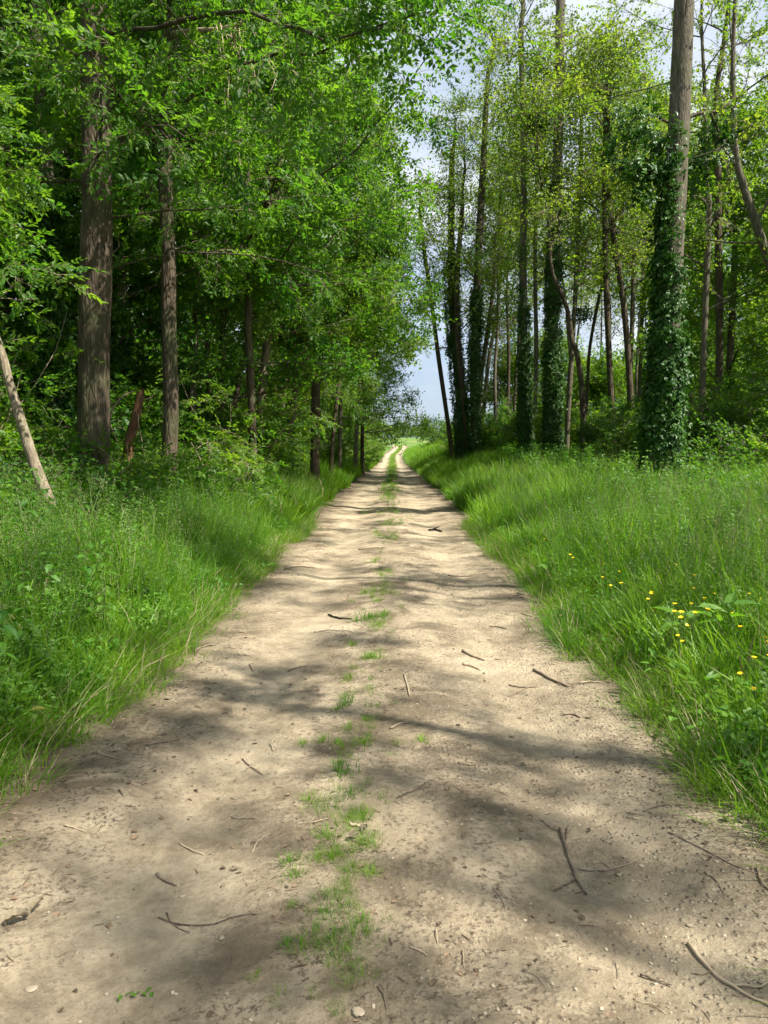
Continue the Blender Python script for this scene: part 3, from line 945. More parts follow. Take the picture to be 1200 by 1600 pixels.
def make_tree(name, label, spine, rad, bark, leaves, height=None, crown_z=4.0, limbs=18, limb_len=3.5, sub_n=6, sub_len=1.2,
              step=.28, scale=1.0, elev=(.1, .8), curve=.3, bias=(0, 0, 0), sides=10, rings=None, rough=None, group=None, cat='tree',
              custom=(), top_lean=(0, 0), ivy=None, extra=None, droop=-.1, limb_sides=5, density=1.0, limb_r=1.0):
    """spine: list of points from the ground up; the trunk runs on above the last one to 'height'"""
    reseed()
    spine = [np.array(q, float) for q in spine]
    rad = list(rad)
    b = spine[0]
    g0 = tz(b[0], b[1])
    base = np.array([b[0], b[1], g0])
    if spine[0][2] > g0 + .05:
        d = (spine[0] - spine[1]); d = d / (abs(d[2]) + 1e-6)
        q = spine[0] + np.array([d[0] * .6, d[1] * .6, -1]) * (spine[0][2] - g0 + .12)
        spine.insert(0, q); rad.insert(0, rad[0] * 1.12)
        base = np.array([q[0], q[1], tz(q[0], q[1])])
    else:
        spine[0][2] = g0 - .12
    if height and spine[-1][2] < height + g0 - .5:
        z0 = spine[-1][2]; k = 4
        dv = (spine[-1] - spine[-2]); dv = dv / (abs(dv[2]) + .3) * .5
        r0 = rad[-1]
        for i in range(1, k + 1):
            dz = (height + g0 - z0) / k
            spine.append(spine[-1] + np.array([dv[0] * dz * .6 + random.gauss(0, .12) + top_lean[0] * dz, dv[1] * dz * .6 + random.gauss(0, .12) + top_lean[1] * dz, dz]))
            rad.append(r0 * (1 - .88 * i / k))
    n = rings or max(14, int(len(spine) * 4))
    full = catmull(np.hstack([np.array(spine), np.array(rad)[:, None]]), n)
    pts, rr = full[:, :3], np.maximum(full[:, 3], .006)
    t = thing(name, base, label, cat, group)
    fl = 1 + .45 * np.exp(-(pts[:, 2] - g0).clip(0) / .30) * (rad[0] > .05)
    a = Acc()
    v, f = tube(pts - base, rr * fl, sides, rough)
    a.add(v, f)
    child('trunk', a.mesh('trunk', [bark], True), t)
    acc = Acc(); sp = []
    zs = pts[:, 2]
    lo = g0 + crown_z; hi = zs[-1]
    for (cp, r0, sn, sl) in custom:
        cp = [np.array(q) + (rng.normal(size=3) * .12 if 0 < i_ else 0) for i_, q in enumerate(cp)]
        lp = catmull(cp, 12)
        lp[1:] += rng.normal(size=(11, 3)) * .035
        rl = np.linspace(r0, r0 * .25, 12)
        v, f = tube(lp, rl, 6); acc.add(v, f)
        if sn:
            add_twigs(acc, sp, lp, r0 * .6, sn, sl, step, scale, droop, start=.2)
    for k in range(limbs):
        h = lo + (hi - lo) * ((k + random.random()) / limbs) ** .9
        i = int(np.searchsorted(zs, h)); i = min(max(i, 1), n - 2)
        p = pts[i]
        rel = (h - lo) / max(.1, hi - lo)
        az = k * 2.4 + random.uniform(-.5, .5)
        el = random.uniform(*elev) + .35 * rel
        d = np.array([math.cos(az) * math.cos(el), math.sin(az) * math.cos(el), math.sin(el)]) + np.array(bias) * random.uniform(.3, 1.2)
        L = limb_len * (1.05 - .62 * rel) * random.uniform(.65, 1.2)
        lp = limb_path(p, d, L, curve, 7, .11)
        r0 = min(rr[i] * .5, .008 + .0095 * L) * limb_r
        v, f = tube(lp, np.linspace(r0, .006, 7), limb_sides); acc.add(v, f)
        add_twigs(acc, sp, lp, r0, sub_n, sub_len, step, scale, droop, start=.12)
    if acc.n:
        acc.v = [q - base for q in acc.v]
        child('branches', acc.mesh('branches', [bark], True), t, 'stuff')
    if sp:
        if density < 1:
            sp = [s for s in sp if random.random() < density]
        scatter('crown', leaves, np.array([s[0] for s in sp]) - base, [s[1] for s in sp], [s[2] for s in sp], t)
    if ivy:
        # ivy: list of (z0, z1, thickness at z0, thickness at z1, density per m2, side angle or None, half width of the angle)
        ip = []
        for (z0, z1, k0, k1, den, ang, half) in ivy:
            Lz = z1 - z0
            rm = np.interp((z0 + z1) / 2, zs, rr) + (k0 + k1) / 2
            cnt = int(2 * half * rm * Lz * den)
            for q in range(cnt):
                u = random.random(); z = z0 + Lz * u + g0
                c = np.array([np.interp(z, zs, pts[:, 0]), np.interp(z, zs, pts[:, 1]), z])
                thk = (k0 + (k1 - k0) * u)
                th = (ang if ang is not None else 0) + random.uniform(-half, half)
                lump = .55 + .9 * sfbm(th * 1.3 + 7, z * 1.1 + b[0], 3)
                if random.random() > .35 + lump * .75:
                    continue
                r = float(np.interp(z, zs, rr)) + thk * lump * random.uniform(.45, 1.0)
                ip.append((c + np.array([math.cos(th), math.sin(th), 0]) * r, (random.gauss(0, .3), random.gauss(0, .3), th + random.gauss(0, .35)), random.uniform(.75, 1.25)))
        scatter('ivy', 'ivy', np.array([s[0] for s in ip]) - base, [s[1] for s in ip], [s[2] for s in ip], t)
    if extra:
        extra(t, base)
    return t

def px_spine(pl, d, dl=0.0):
    """photo pixels (x, y, width) from the ground up, at depth d -> points and radii; dl leans the top away"""
    s = []; r = []
    z0 = None
    for (px, py, w) in pl:
        q = P(px, py, d)
        if z0 is None: z0 = q[2]
        dd = d + dl * (q[2] - z0)
        q = P(px, py, dd)
        s.append(q); r.append(w / 2 * dd / F)
    return s, r

def clump(t, base, c, rad, n, key='ivy', name='ivy_clump', sc=(.8, 1.3)):
    pts = []; rot = []; s = []
    for k in range(n):
        d = rng.normal(size=3); d /= np.linalg.norm(d)
        r = random.random() ** .45
        lump = .35 + 1.5 * sfbm(d[0] * 2.5 + 5 + c[0], d[2] * 2.5 + d[1] + c[2], 2)
        pts.append(np.array(c) + d * np.array(rad) * r * lump - base)
        rot.append((random.gauss(0, .5), random.gauss(0, .5), math.atan2(d[1], d[0]) + random.gauss(0, .5))); s.append(random.uniform(*sc))
    scatter(name, key, pts, rot, s, t)

# ---- left wood, trees one can tell apart
s, r = px_spine([(146, 700, 52), (147, 560, 50), (151, 400, 51), (150, 250, 46), (149, 120, 43), (147, 0, 40)], 12)
def big_extra(t, base):
    pass
make_tree('broadleaf_tree', 'thick dark ridged trunk, the stoutest tree in the wood left of the path', s, r, M['bark_dark'], 'compound', 12.5, 4.6, 15, 3.8, 8, 1.3,
          .30, 1.15, (-.1, .5), .15, (.15, -.1, 0), 40, 170, bark_rough(.13, .06, 3, 12), limb_r=.5,
          custom=[([P(150, 60, 12), P(260, 20, 11), P(400, 30, 10), P(520, 60, 9.5), P(640, 60, 9)], .04, 26, 1.3),
                  ([P(148, 250, 12), P(200, 190, 10.8), P(240, 165, 10), P(290, 175, 9.6)], .025, 9, .9)])

s, r = px_spine([(264, 735, 26), (267, 640, 25), (264, 520, 24), (263, 400, 22), (257, 270, 22), (262, 170, 21), (267, 70, 21), (271, 0, 20)], 13)
def dead_extra(t, base):
    a = Acc()
    root = [P(262, 55, 13), P(300, 48, 12.6), P(345, 45, 12.2), P(395, 30, 12)]
    v, f = tube(catmull(root, 10), np.linspace(.05, .03, 10), 6); a.add(v, f)
    for k in range(16):
        x0 = random.uniform(335, 400)
        q = [P(x0, random.uniform(32, 50), 12.2)]
        dx = random.uniform(-6, 26)
        ln = random.uniform(60, 150) if k > 1 else 240
        for j in range(1, 6):
            x0 += dx * random.uniform(.1, 1.1) * (1 if j < 4 else -.6) + random.gauss(0, 5)
            q.append(P(x0, 45 + ln * (j / 5) ** 1.15, 12.2 + random.gauss(0, .15)))
        v, f = tube(catmull(q, 11), np.linspace(.011, .003, 11), 4); a.add(v, f)
    a.v = [q - base for q in a.v]
    child('dead_branch', a.mesh('dead_branch', [M['twig_pale']], True), t)['label'] = 'bare pale dead twigs hanging from the limb'
make_tree('broadleaf_tree', 'slim mottled trunk with bare dead twigs hanging from its limb', s, r, M['bark_dark'], 'compound', 12, 4.4, 15, 3.4, 8, 1.2,
          .30, 1.1, (-.1, .5), .15, (.25, -.15, 0), 20, 90, bark_rough(.06, .10, 8, 7), extra=dead_extra, limb_r=.5,
          custom=[([P(262, 200, 13), P(330, 150, 12), P(420, 120, 11), P(540, 90, 10.4), P(700, 10, 10)], .035, 26, 1.3)])

s, r = px_spine([(88, 812, 20), (60, 742, 18), (36, 670, 16), (15, 600, 14), (0, 545, 13), (-40, 440, 11)], 9)
make_tree('leaning_tree', 'pale thin trunk leaning steeply to the left out of the undergrowth', s, r, M['bark_pale'], 'fresh', 5.5, 2.6, 8, 1.0, 7, .7,
          .26, .9, (0, .6), .1, (0, 0, 0), 16, 60, bark_rough(.05, .10, 13, 6))

# broken snag
s, r = px_spine([(199, 735, 18), (203, 690, 18), (212, 655, 17), (220, 618, 14)], 13)
b = s[0]; gz = tz(b[0], b[1]); s.insert(0, b + np.array([-.05, 0, gz - .1 - b[2]])); r.insert(0, r[0] * 1.15)
t = thing('broken_snag', (s[0][0], s[0][1], gz), 'short reddish broken trunk snag between two standing trunks', 'snag')
base = np.array([s[0][0], s[0][1], gz])
full = catmull(np.hstack([np.array(s), np.array(r)[:, None]]), 30)
a = Acc(); v, f = tube(full[:, :3] - base, full[:, 3], 14, bark_rough(.15, .16, 21, 6)); 
v = v.copy(); v[-14:, 2] += np.array([random.uniform(-.12, .16) for _ in range(14)]); a.add(v, f + [tuple(29 * 14 + j for j in range(14))])
child('trunk', a.mesh('trunk', [M['bark_red']]), t)
a = Acc()
for q in ([P(218, 640, 13), P(216, 660, 12.9), P(222, 690, 12.9)], [P(175, 640, 12.8), P(190, 620, 12.9), P(212, 610, 13)], [P(176, 640, 12.8), P(172, 660, 12.8), P(183, 690, 12.8)]):
    v, f = tube(catmull(q, 8) - base, np.linspace(.018, .008, 8), 5); a.add(v, f)
child('broken_branch', a.mesh('broken_branch', [M['twig_pale']], True), t)

s, r = px_spine([(80, 620, 26), (78, 480, 25), (74, 330, 24), (68, 200, 22), (58, 60, 21), (54, 0, 20)], 15)
make_tree('broadleaf_tree', 'grey trunk wrapped in loose ivy behind the leaning pale trunk', s, r, M['bark_grey'], 'compound', 13, 4.0, 15, 3.2, 7, 1.2, .32, 1.15,
          (-.05, .6), .2, (0, 0, 0), 14, 60, bark_rough(.06, .1, 31, 6), ivy=[(0.5, 6.2, .22, .10, 70, None, PI)])
s, r = px_spine([(183, 700, 22), (186, 560, 20), (189, 400, 19), (192, 260, 18), (190, 150, 17)], 17)
make_tree('broadleaf_tree', 'dark ivy trunk half hidden close behind the stoutest trunk', s, r, M['bark_grey'], 'compound', 13, 4.0, 15, 3.2, 7, 1.2, .32, 1.2,
          (-.05, .6), .2, (.1, 0, 0), 12, 50, bark_rough(.05, .1, 41, 6), ivy=[(0.3, 4.2, .12, .06, 60, None, PI)])
s, r = px_spine([(404, 660, 13), (412, 590, 14), (420, 510, 14), (428, 433, 14), (434, 330, 15), (440, 220, 14), (446, 110, 13)], 21)
make_tree('broadleaf_tree', 'pale bare stemmed tree leaning slightly right in the left wood', s, r, M['bark_pale'], 'cluster', 20, 3.6, 24, 4.0, 6, 1.4, .5, .95,
          (-.1, .6), .2, (.25, -.1, 0), 12, 60, bark_rough(.05, .1, 51, 6))
s, r = px_spine([(456, 690, 10), (458, 640, 10), (467, 560, 11), (473, 515, 10), (466, 420, 10), (462, 330, 9)], 23)
make_tree('broadleaf_tree', 'slim grey stem bowed like a bracket beside the arching tree', s, r, M['bark_grey'], 'cluster', 16, 2.6, 20, 3.4, 6, 1.3, .5, .9,
          (-.1, .6), .2, (.25, -.1, 0), 10, 50)
s, r = px_spine([(492, 722, 15), (493, 650, 14), (495, 590, 14), (510, 540, 13), (540, 488, 11), (562, 440, 10), (588, 400, 8), (606, 360, 6)], 22)
make_tree('arching_tree', 'tree bending right so that its stem arches over the sandy path', s, r, M['bark_dark'], 'clusterf', None, 3.2, 18, 2.3, 6, 1.1, .5, .8,
          (-.1, .5), .1, (-.05, -.05, .05), 12, 70, bark_rough(.05, .1, 61, 6),
          custom=[([P(520, 518, 22), P(570, 520, 21.6), P(605, 532, 21.2), P(636, 548, 21)], .035, 8, .6),
                  ([P(512, 540, 22), P(540, 470, 22.5), P(560, 380, 22.8), P(575, 290, 23)], .06, 16, 1.3)])
for (pl, d, lab, lv, br) in (
    ([(531, 716, 7), (532, 640, 7), (534, 560, 7), (537, 470, 7)], 33, 'thin grey trunk next along the verge beyond the arching tree', 'clusterf', 'bark_grey'),
    ([(556, 702, 7), (559, 640, 7), (562, 570, 7), (560, 480, 6)], 42, 'pale slim trunk standing against a darker one at the verge', 'clusterf', 'bark_pale'),
    ([(566, 700, 6), (566, 640, 6), (563, 560, 6), (556, 480, 6)], 44, 'dark slim trunk standing behind a pale one at the verge', 'clusterf', 'bark_dark'),
    ([(344, 690, 10), (346, 580, 10), (350, 450, 9), (352, 330, 9)], 19, 'dark slender trunk deep in shade behind the mottled trunk', 'cluster', 'bark_dark'),
    ([(300, 680, 12), (303, 560, 12), (312, 420, 11), (330, 300, 10)], 18, 'shaded trunk tilting right behind the mottled trunk', 'cluster', 'bark_grey'),
    ([(12, 600, 16), (10, 450, 15), (6, 320, 14), (-6, 200, 13)], 17, 'dark trunk beside the bright sky gap at the wood edge', 'compound', 'bark_dark'),
    ([(440, 690, 9), (440, 560, 9), (436, 420, 9), (446, 300, 8)], 27, 'straight slim trunk behind the pale bare stem', 'clusterf', 'bark_grey')):
    s, r = px_spine(pl, d)
    make_tree('broadleaf_tree', lab, s, r, M[br], lv, 15 + random.uniform(0, 4), 2.0, 22, 3.6, 6, 1.4, .5, 1.0, (-.2, .5), .2, (.2, -.05, 0), 9, 40)

for (pl, d, lab) in (
    ([(430, 690, 8), (450, 560, 8), (485, 430, 7), (535, 320, 6), (585, 230, 5)], 24, 'thin dark stem slanting far out to the right above the bowed stem'),
    ([(520, 690, 6), (530, 600, 6), (550, 500, 6), (585, 420, 5)], 28, 'thin dark stem slanting right close behind the arching tree'),
    ([(360, 690, 9), (380, 560, 9), (420, 420, 8), (480, 300, 7), (560, 190, 6)], 20, 'dark stem slanting right across the pale bare stem'),
    ([(328, 680, 8), (324, 540, 8), (302, 400, 7), (290, 280, 6)], 18, 'thin stem slanting left towards the mottled trunk'),
    ([(452, 690, 7), (450, 540, 7), (470, 400, 7), (520, 250, 6), (545, 150, 5)], 25, 'slender curved stem rising behind the pale bare stem')):
    s, r = px_spine(pl, d)
    make_tree('slender_tree', lab, s, r, M['bark_dark'], 'clusterf', 9, 3.5, 9, 1.8, 4, 1.0, .55, .8, (-.1, .6), .2, (-.1, 0, 0), 8, 40, limb_r=.8, density=.7)

# limbs that reach over the path come from these two
for (pl, d, lab, cu) in (
    ([(395, 700, 12), (392, 600, 12), (388, 500, 12), (392, 420, 11)], 17, 'dark forked tree whose long low limbs reach out over the path',
     [([P(390, 430, 17), P(430, 385, 16.5), P(470, 358, 16), P(545, 332, 15.4), P(620, 318, 15)], .028, 14, .8),
      ([P(392, 420, 17), P(450, 330, 16.5), P(520, 250, 16), P(600, 180, 15.6), P(690, 60, 15)], .035, 20, 1.2),
      ([P(390, 430, 17), P(470, 440, 16.8), P(545, 390, 16.4), P(600, 350, 16)], .025, 12, .8)]),):
    s, r = px_spine(pl, d)
    make_tree('broadleaf_tree', lab, s, r, M['bark_dark'], 'compound', 12, 4.2, 14, 3.2, 7, 1.2, .34, 1.2, (-.1, .5), .15, (.3, -.05, 0), 10, 50, custom=cu)

# ---- left wood, the mass behind and along the verge
nb = 0
for (y, xs) in ((7, (-8.5,)), (10, (-9.5, -13)), (15, (-9, -12.5, -17)), (20, (-8, -12, -16)), (26, (-7.2, -11, -16)), (32, (-6, -10, -15)), (39, (-5.2, -9, -14)),
                (47, (-4.8, -8.5, -13)), (56, (-4.4, -8)), (66, (-4.2, -8)), (77, (-4.0, -8)), (88, (-3.6, -8)), (98, (-3.4, -8))):
    for j, x in enumerate(xs):
        x += random.uniform(-.6, .6); yy = y + random.uniform(-2, 2)
        h = random.uniform(.9, 1.1) * min(17, 7 + .5 * y)
        g0 = tz(x, yy)
        lean = random.uniform(-.02, .06)
        rb = random.uniform(.09, .17)
        spn = [np.array([x + lean * z + random.gauss(0, .06), yy + random.gauss(0, .05), g0 + z]) for z in (0, 2, 4, 7)]
        far = yy > 45
        make_tree('woodland_tree', 'leafy trunk in the crowded wood left of the path' if not far else 'leafy tree in the row along the left verge far down the path',
                  spn, [rb, rb * .95, rb * .85, rb * .7], M[random.choice(['bark_dark', 'bark_grey', 'bark_dark'])], 'clusterf' if far and j == 0 else ('cluster' if yy > 13 else 'compound'), h,
                  1.8 if far else 1.5, 24 if not far else 18, 3.8, 5, 1.5, .6, 1.35 if far else 1.25, (-.2, .6), .2, (.12, 0, 0), 8, 24,
                  group='crowded trees in the left wood' if not far else 'trees along the far left verge', limb_sides=4)
        nb += 1

# ---- right side, ivy-clad row
s, r = px_spine([(1033, 745, 34), (1038, 640, 33), (1046, 500, 33), (1051, 380, 33), (1058, 250, 32), (1063, 150, 31), (1067, 60, 30), (1069, 0, 29)], 16)
def ivy_big(t, base):
    a = Acc()
    for q, r0 in (([P(1050, 262, 16), P(1015, 266, 15.8), P(985, 258, 15.6), P(960, 268, 15.4)], .05), ([P(1055, 200, 16), P(1020, 180, 15.8), P(985, 190, 15.6)], .03),
              ([P(1062, 190, 16), P(1090, 178, 16.1), P(1125, 172, 16.2), P(1150, 150, 16.4)], .045), ([P(1110, 176, 16.1), P(1122, 205, 16.2), P(1118, 230, 16.2)], .03)):
        v, f = tube(catmull(q, 10) - base, np.linspace(r0, r0 * .5, 10), 6); a.add(v, f)
    child('ivy_limb', a.mesh('ivy_limb', [M['bark_dark']], True), t)
    for (x_, y_, d_, rx, rz, n_) in ((1022, 265, 15.8, .45, .24,34), (985, 268, 15.6, .45, .20,34), (1003, 300, 15.7, .26, .30, 24), (1018, 215, 15.7, .50, .40, 46), (982, 195, 15.5, .48, .36, 36), (1000, 165, 15.6, .4, .3, 20),
                                     (1040, 240, 15.7, .26, .5, 36), (962, 230, 15.5, .35, .3, 16), (1122, 215, 16.2, .34, .42, 36), (1112, 250, 16.2, .36, .3, 24), (1088, 275, 16.1, .25, .4, 20), (1140, 185, 16.3, .34, .25, 14)):
        clump(t, base, P(x_, y_, d_), (rx * 1.2, rx * 1.1, rz * 1.15), int(n_ * .6))
make_tree('ivy_clad_tree', 'tall smooth grey trunk with a thick skirt of glossy ivy on the right verge', s, r, M['bark_grey'], 'right', 22, 6.9, 15, 2.8, 6, 1.2, .36, 1.15,
          (-.1, .5), .1, (0, 0, 0), 28, 120, bark_rough(.03, .05, 71, 6), extra=ivy_big, limb_r=.5,
          ivy=[(0.0, 1.6, .19, .16, 120, None, PI), (1.6, 3.6, .15, .10, 105, None, PI), (3.4, 5.2, .13, .08, 90, PI * 1.1, 1.5), (5.0, 7.2, .10, .08, 80, PI * 1.05, 1.2)])
def mist(c, rad, n):
    def f(t, base):
        clump(t, base, c, rad, n, name='mistletoe')
    return f
s, r = px_spine([(862, 700, 18), (864, 600, 17), (864, 480, 17), (868, 360, 16), (872, 230, 15), (874, 100, 14), (876, 0, 13)], 30)
make_tree('ivy_clad_tree', 'straight ivy covered trunk left of the bracket shaped dark stem', s, r, M['bark_grey'], 'right', 25, 9.5, 14, 4.0, 4, 1.3, .5, 1.3, (.1, .8), .2,
          (0, 0, 0), 14, 70, bark_rough(.03, .05, 81, 6), ivy=[(0, 5.0, .12, .10, 85, None, PI), (5, 8.4, .10, .04, 50, None, PI), (8.4, 11.5, .08, .04, 22, PI, 2.2)], extra=mist(P(838, 190, 30), (.8, .6, .6), 70))
s, r = px_spine([(820, 700, 11), (820, 600, 11), (818, 480, 11), (818, 350, 10), (818, 200, 9), (814, 60, 8)], 32)
make_tree('ivy_clad_tree', 'narrow straight trunk in a close sleeve of ivy', s, r, M['bark_grey'], 'right', 23, 9.5, 14, 3.6, 4, 1.3, .5, 1.35, (.2, .9), .2,
          (0, 0, 0), 12, 60, ivy=[(0, 4.6, .12, .08, 80, None, PI), (4.6, 7.0, .08, .04, 45, None, PI), (7, 9.5, .05, .03, 18, PI, 2)])
for (pl, d, lab, iv, hh) in (
    ([(742, 695, 13), (740, 600, 12), (744, 480, 12), (750, 350, 11), (757, 220, 9), (762, 120, 7)], 38, 'ivy wrapped trunk beside a clump of stems at the path bend', [(0, 9, .16, .07, 42, None, PI)], 22),
    ([(722, 695, 12), (716, 600, 12), (708, 500, 12), (705, 380, 11), (706, 250, 8)], 39, 'shaggy ivy stem in the clump at the path bend', [(0, 11, .16, .24, 34, None, PI)], 18),
    ([(732, 695, 9), (724, 620, 9), (716, 540, 9), (714, 440, 8), (722, 330, 7)], 38.5, 'brown stem crossing the shaggy ivy stem in the clump', None, 17),
    ([(704, 690, 7), (694, 620, 7), (684, 550, 7), (674, 470, 6), (664, 400, 6), (656, 330, 5)], 40, 'dark bare stem leaning left into the sky gap', None, 15),
    ([(748, 694, 8), (750, 600, 8), (762, 520, 7), (772, 440, 6)], 40, 'short stem tilting right beside the ivy wrapped trunk', None, 14)):
    s, r = px_spine(pl, d)
    make_tree('ivy_clad_tree' if iv else 'slender_tree', lab, s, r, M['bark_dark'], 'rightfar', hh, 6.5, 15, 3.0, 4, 1.2, .6, 1.0, (.1, .9), .2, (0, 0, 0), 10, 40, ivy=iv)
for (pl, d, lab, ex) in (
    ([(957, 668, 10), (952, 560, 9), (947, 440, 9), (945, 320, 8), (946, 190, 7)], 30, 'straight bare stem left of a curved pair', None),
    ([(988, 685, 11), (984, 600, 10), (976, 490, 9), (962, 390, 9), (950, 300, 8)], 30, 'bare stem curving left towards a straight one', None),
    ([(911, 690, 9), (910, 620, 9), (902, 555, 8), (893, 530, 8), (888, 490, 7), (878, 460, 6), (862, 420, 5)], 29, 'dark crooked stem bent like a bracket beside the ivy trunk', None),
    ([(888, 640, 8), (893, 560, 8), (899, 460, 7), (904, 350, 7), (908, 240, 6)], 33, 'slim straight stem behind the bracket shaped dark stem', None),
    ([(918, 600, 5), (922, 540, 5), (935, 470, 5), (944, 430, 4)], 36, 'thin stem carrying a round mistletoe ball', mist(P(912, 490, 36), (.5, .5, .4), 40)),
    ([(984, 600, 7), (988, 500, 7), (990, 400, 7), (988, 300, 6)], 33, 'thin stem with many forks behind the curved pair', None),
    ([(1000, 590, 6), (1003, 500, 6), (1010, 400, 5), (1016, 320, 5)], 35, 'thin pale stem seen just left of the large ivy tree', None),
    ([(1096, 660, 10), (1099, 560, 9), (1104, 430, 9), (1108, 330, 8), (1104, 250, 7)], 22, 'brown slim stem right of the large ivy tree', None),
    ([(1124, 560, 11), (1124, 460, 11), (1122, 360, 11), (1122, 280, 10), (1118, 160, 8)], 23, 'dark straight stem behind the brown slim one', None),
    ([(1215, 470, 13), (1198, 400, 13), (1178, 340, 12), (1160, 285, 11), (1150, 240, 9)], 20, 'dark trunk leaning left from the dense right thicket', None),
    ([(793, 650, 5), (795, 560, 5), (792, 460, 4), (796, 360, 4)], 42, 'very thin stem between two ivy covered trunks', None),
    ([(756, 640, 6), (764, 560, 6), (775, 500, 5), (782, 430, 5)], 46, 'thin stem leaning right behind the ivy clump', None),
    ([(836, 650, 7), (838, 540, 7), (836, 430, 6), (838, 320, 6), (842, 200, 5)], 37, 'thin grey stem between the straight ivy trunks', None)):
    s, r = px_spine(pl, d)
    make_tree('slender_tree', lab, s, r, M[random.choice(['bark_grey', 'bark_dark'])], 'right' if d < 28 else 'rightfar', random.uniform(14, 19), 7.0 if d > 28 else 4.6, 15, 3.2, 5, 1.2,
              .45, 1.1, (.1, .9), .25, (0, 0, 0), 9, 36, extra=ex)
# thinner trees behind the row
for k in range(20):
    yy = random.uniform(40, 56)
    px = random.uniform(770, 1190)
    x = (px - 600) / F * yy
    g0 = tz(x, yy); h = random.uniform(14, 22); ln_ = random.uniform(-.06, .06)
    spn = [np.array([x + ln_ * z + random.gauss(0, .1), yy, g0 + z]) for z in (0, 2.5, 5, 8)]
    rb = random.uniform(.07, .13)
    make_tree('slender_tree', 'thin tree standing behind the ivy clad row', spn, [rb, rb * .9, rb * .8, rb * .7], M[random.choice(['bark_grey', 'bark_dark'])], 'rightfar', h, 8.0, 12, 3.0, 5, 1.3, .6, 1.2,
              (.15, .9), .25, (0, 0, 0), 7, 24, group='thin trees behind the ivy clad row', limb_sides=4, density=.6)
for k in range(11):
    px = 775 + 36 * k; yy = random.uniform(46, 60); x = (px - 600) / F * yy
    g0 = tz(x, yy)
    spn = [np.array([x + random.gauss(0, .1), yy, g0 + z]) for z in (0, 1.5, 3, 4.5)]
    make_tree('thicket_tree', 'low bushy tree filling the gap behind the ivy clad row', spn, [.08, .07, .06, .05], M['bark_grey'], 'clusterf' if k % 2 else 'rightfar', random.uniform(5.5, 9.0), .8, 16, 2.6, 5, 1.3, .6, 1.3,
              (-.1, .8), .2, (0, 0, 0), 7, 20, group='low bushy trees behind the ivy clad row', limb_sides=4, density=.85)
# thick wood on the far right
for (x, yy) in ((12.5, 18), (15, 22), (11.5, 25), (17, 30), (14, 34), (19, 26), (20, 40), (22, 52)):
    g0 = tz(x, yy)
    spn = [np.array([x + random.gauss(0, .1), yy, g0 + z]) for z in (0, 2, 4, 7)]
    rb = random.uniform(.1, .16)
    make_tree('woodland_tree', 'bushy tree in the shady thicket right of the large ivy tree', spn, [rb, rb * .9, rb * .85, rb * .7], M['bark_dark'], 'clusterf', random.uniform(10, 14), 1.6, 20, 3.2, 5, 1.3, .6, 1.2,
              (-.2, .6), .2, (0, 0, 0), 8, 24, group='bushy trees in the right thicket', limb_sides=4)
# unseen trees added beside and behind the viewer so their crowns dapple the path
for (x, yy, h) in ((7.2, .5, 15), (8.0, 5.0, 17), (6.2, -3.5, 14), (9.5, 9.0, 18), (10.5, 2.5, 18), (9.5, -2.0, 17)):
    g0 = tz(x, yy)
    spn = [np.array([x, yy, g0 + z]) + np.array([random.gauss(0, .1), random.gauss(0, .1), 0]) for z in (0, 2, 4, 7)]
    make_tree('unseen_shade_tree', 'unseen open crowned tree added on the right verge to dapple the path', spn, [.15, .13, .11, .09], M['bark_grey'], 'clusterf', h, 5.5, 13, 3.2, 6, 1.2, .42, .66,
              (0, .7), .2, (0, 0, 0), 10, 24, group='unseen trees added on the right verge to dapple the path', density=.36, limb_r=.45)

# ---------------------------------------------------------------- shrubs
def make_shrub(name, x, y, h, w, key, label, group=None, stems=8, per=16, scale=1.0):
    g0 = tz(x, y)
    base = np.array([x, y, g0])
    random.seed(int(abs(x) * 977 + y * 131))
    label = label.replace('{leaf}', {'shrub': 'dark small leaved', 'shrubf': 'fresh green small leaved', 'compound': 'feathery deep green', 'fresh': 'feathery bright green', 'cluster': 'dense deep green', 'clusterf': 'dense fresh green'}[key])
    t = thing(name, base, label, 'shrub', group)
    acc = Acc(); sp = []
    for k in range(stems):
        az = k * 2.4 + random.uniform(-.4, .4)
        out = random.uniform(.15, .9) * w
        d = np.array([math.cos(az) * out, math.sin(az) * out, h * random.uniform(.6, 1.0)])
        L = np.linalg.norm(d)
        lp = limb_path(base + np.array([math.cos(az), math.sin(az), 0]) * .08 * w + np.array([0, 0, -.08]), d, L, -.25, 7, .13)
        v, f = tube(lp - base, np.linspace(.022, .006, 7), 4); acc.add(v, f)
        for j in range(per):
            u = random.uniform(.12, 1) ** .8 * 6; i = min(int(u), 5)
            p = lp[i] + (lp[i + 1] - lp[i]) * (u - i)
            dd = rng.normal(size=3); dd[2] = dd[2] * .5 + .1; dd /= np.linalg.norm(dd)
            p = p + dd * random.uniform(.05, .35) * w
            if p[2] < g0 + .12: p[2] = g0 + random.uniform(.12, .4)
            sp.append((p - base, dir_to_rot(dd, random.gauss(0, .3)), scale * random.uniform(.75, 1.3)))
    child('stems', acc.mesh('stems', [M['twig']], True), t)
    scatter('foliage', key, [s_[0] for s_ in sp], [s_[1] for s_ in sp], [s_[2] for s_ in sp], t)
    return t

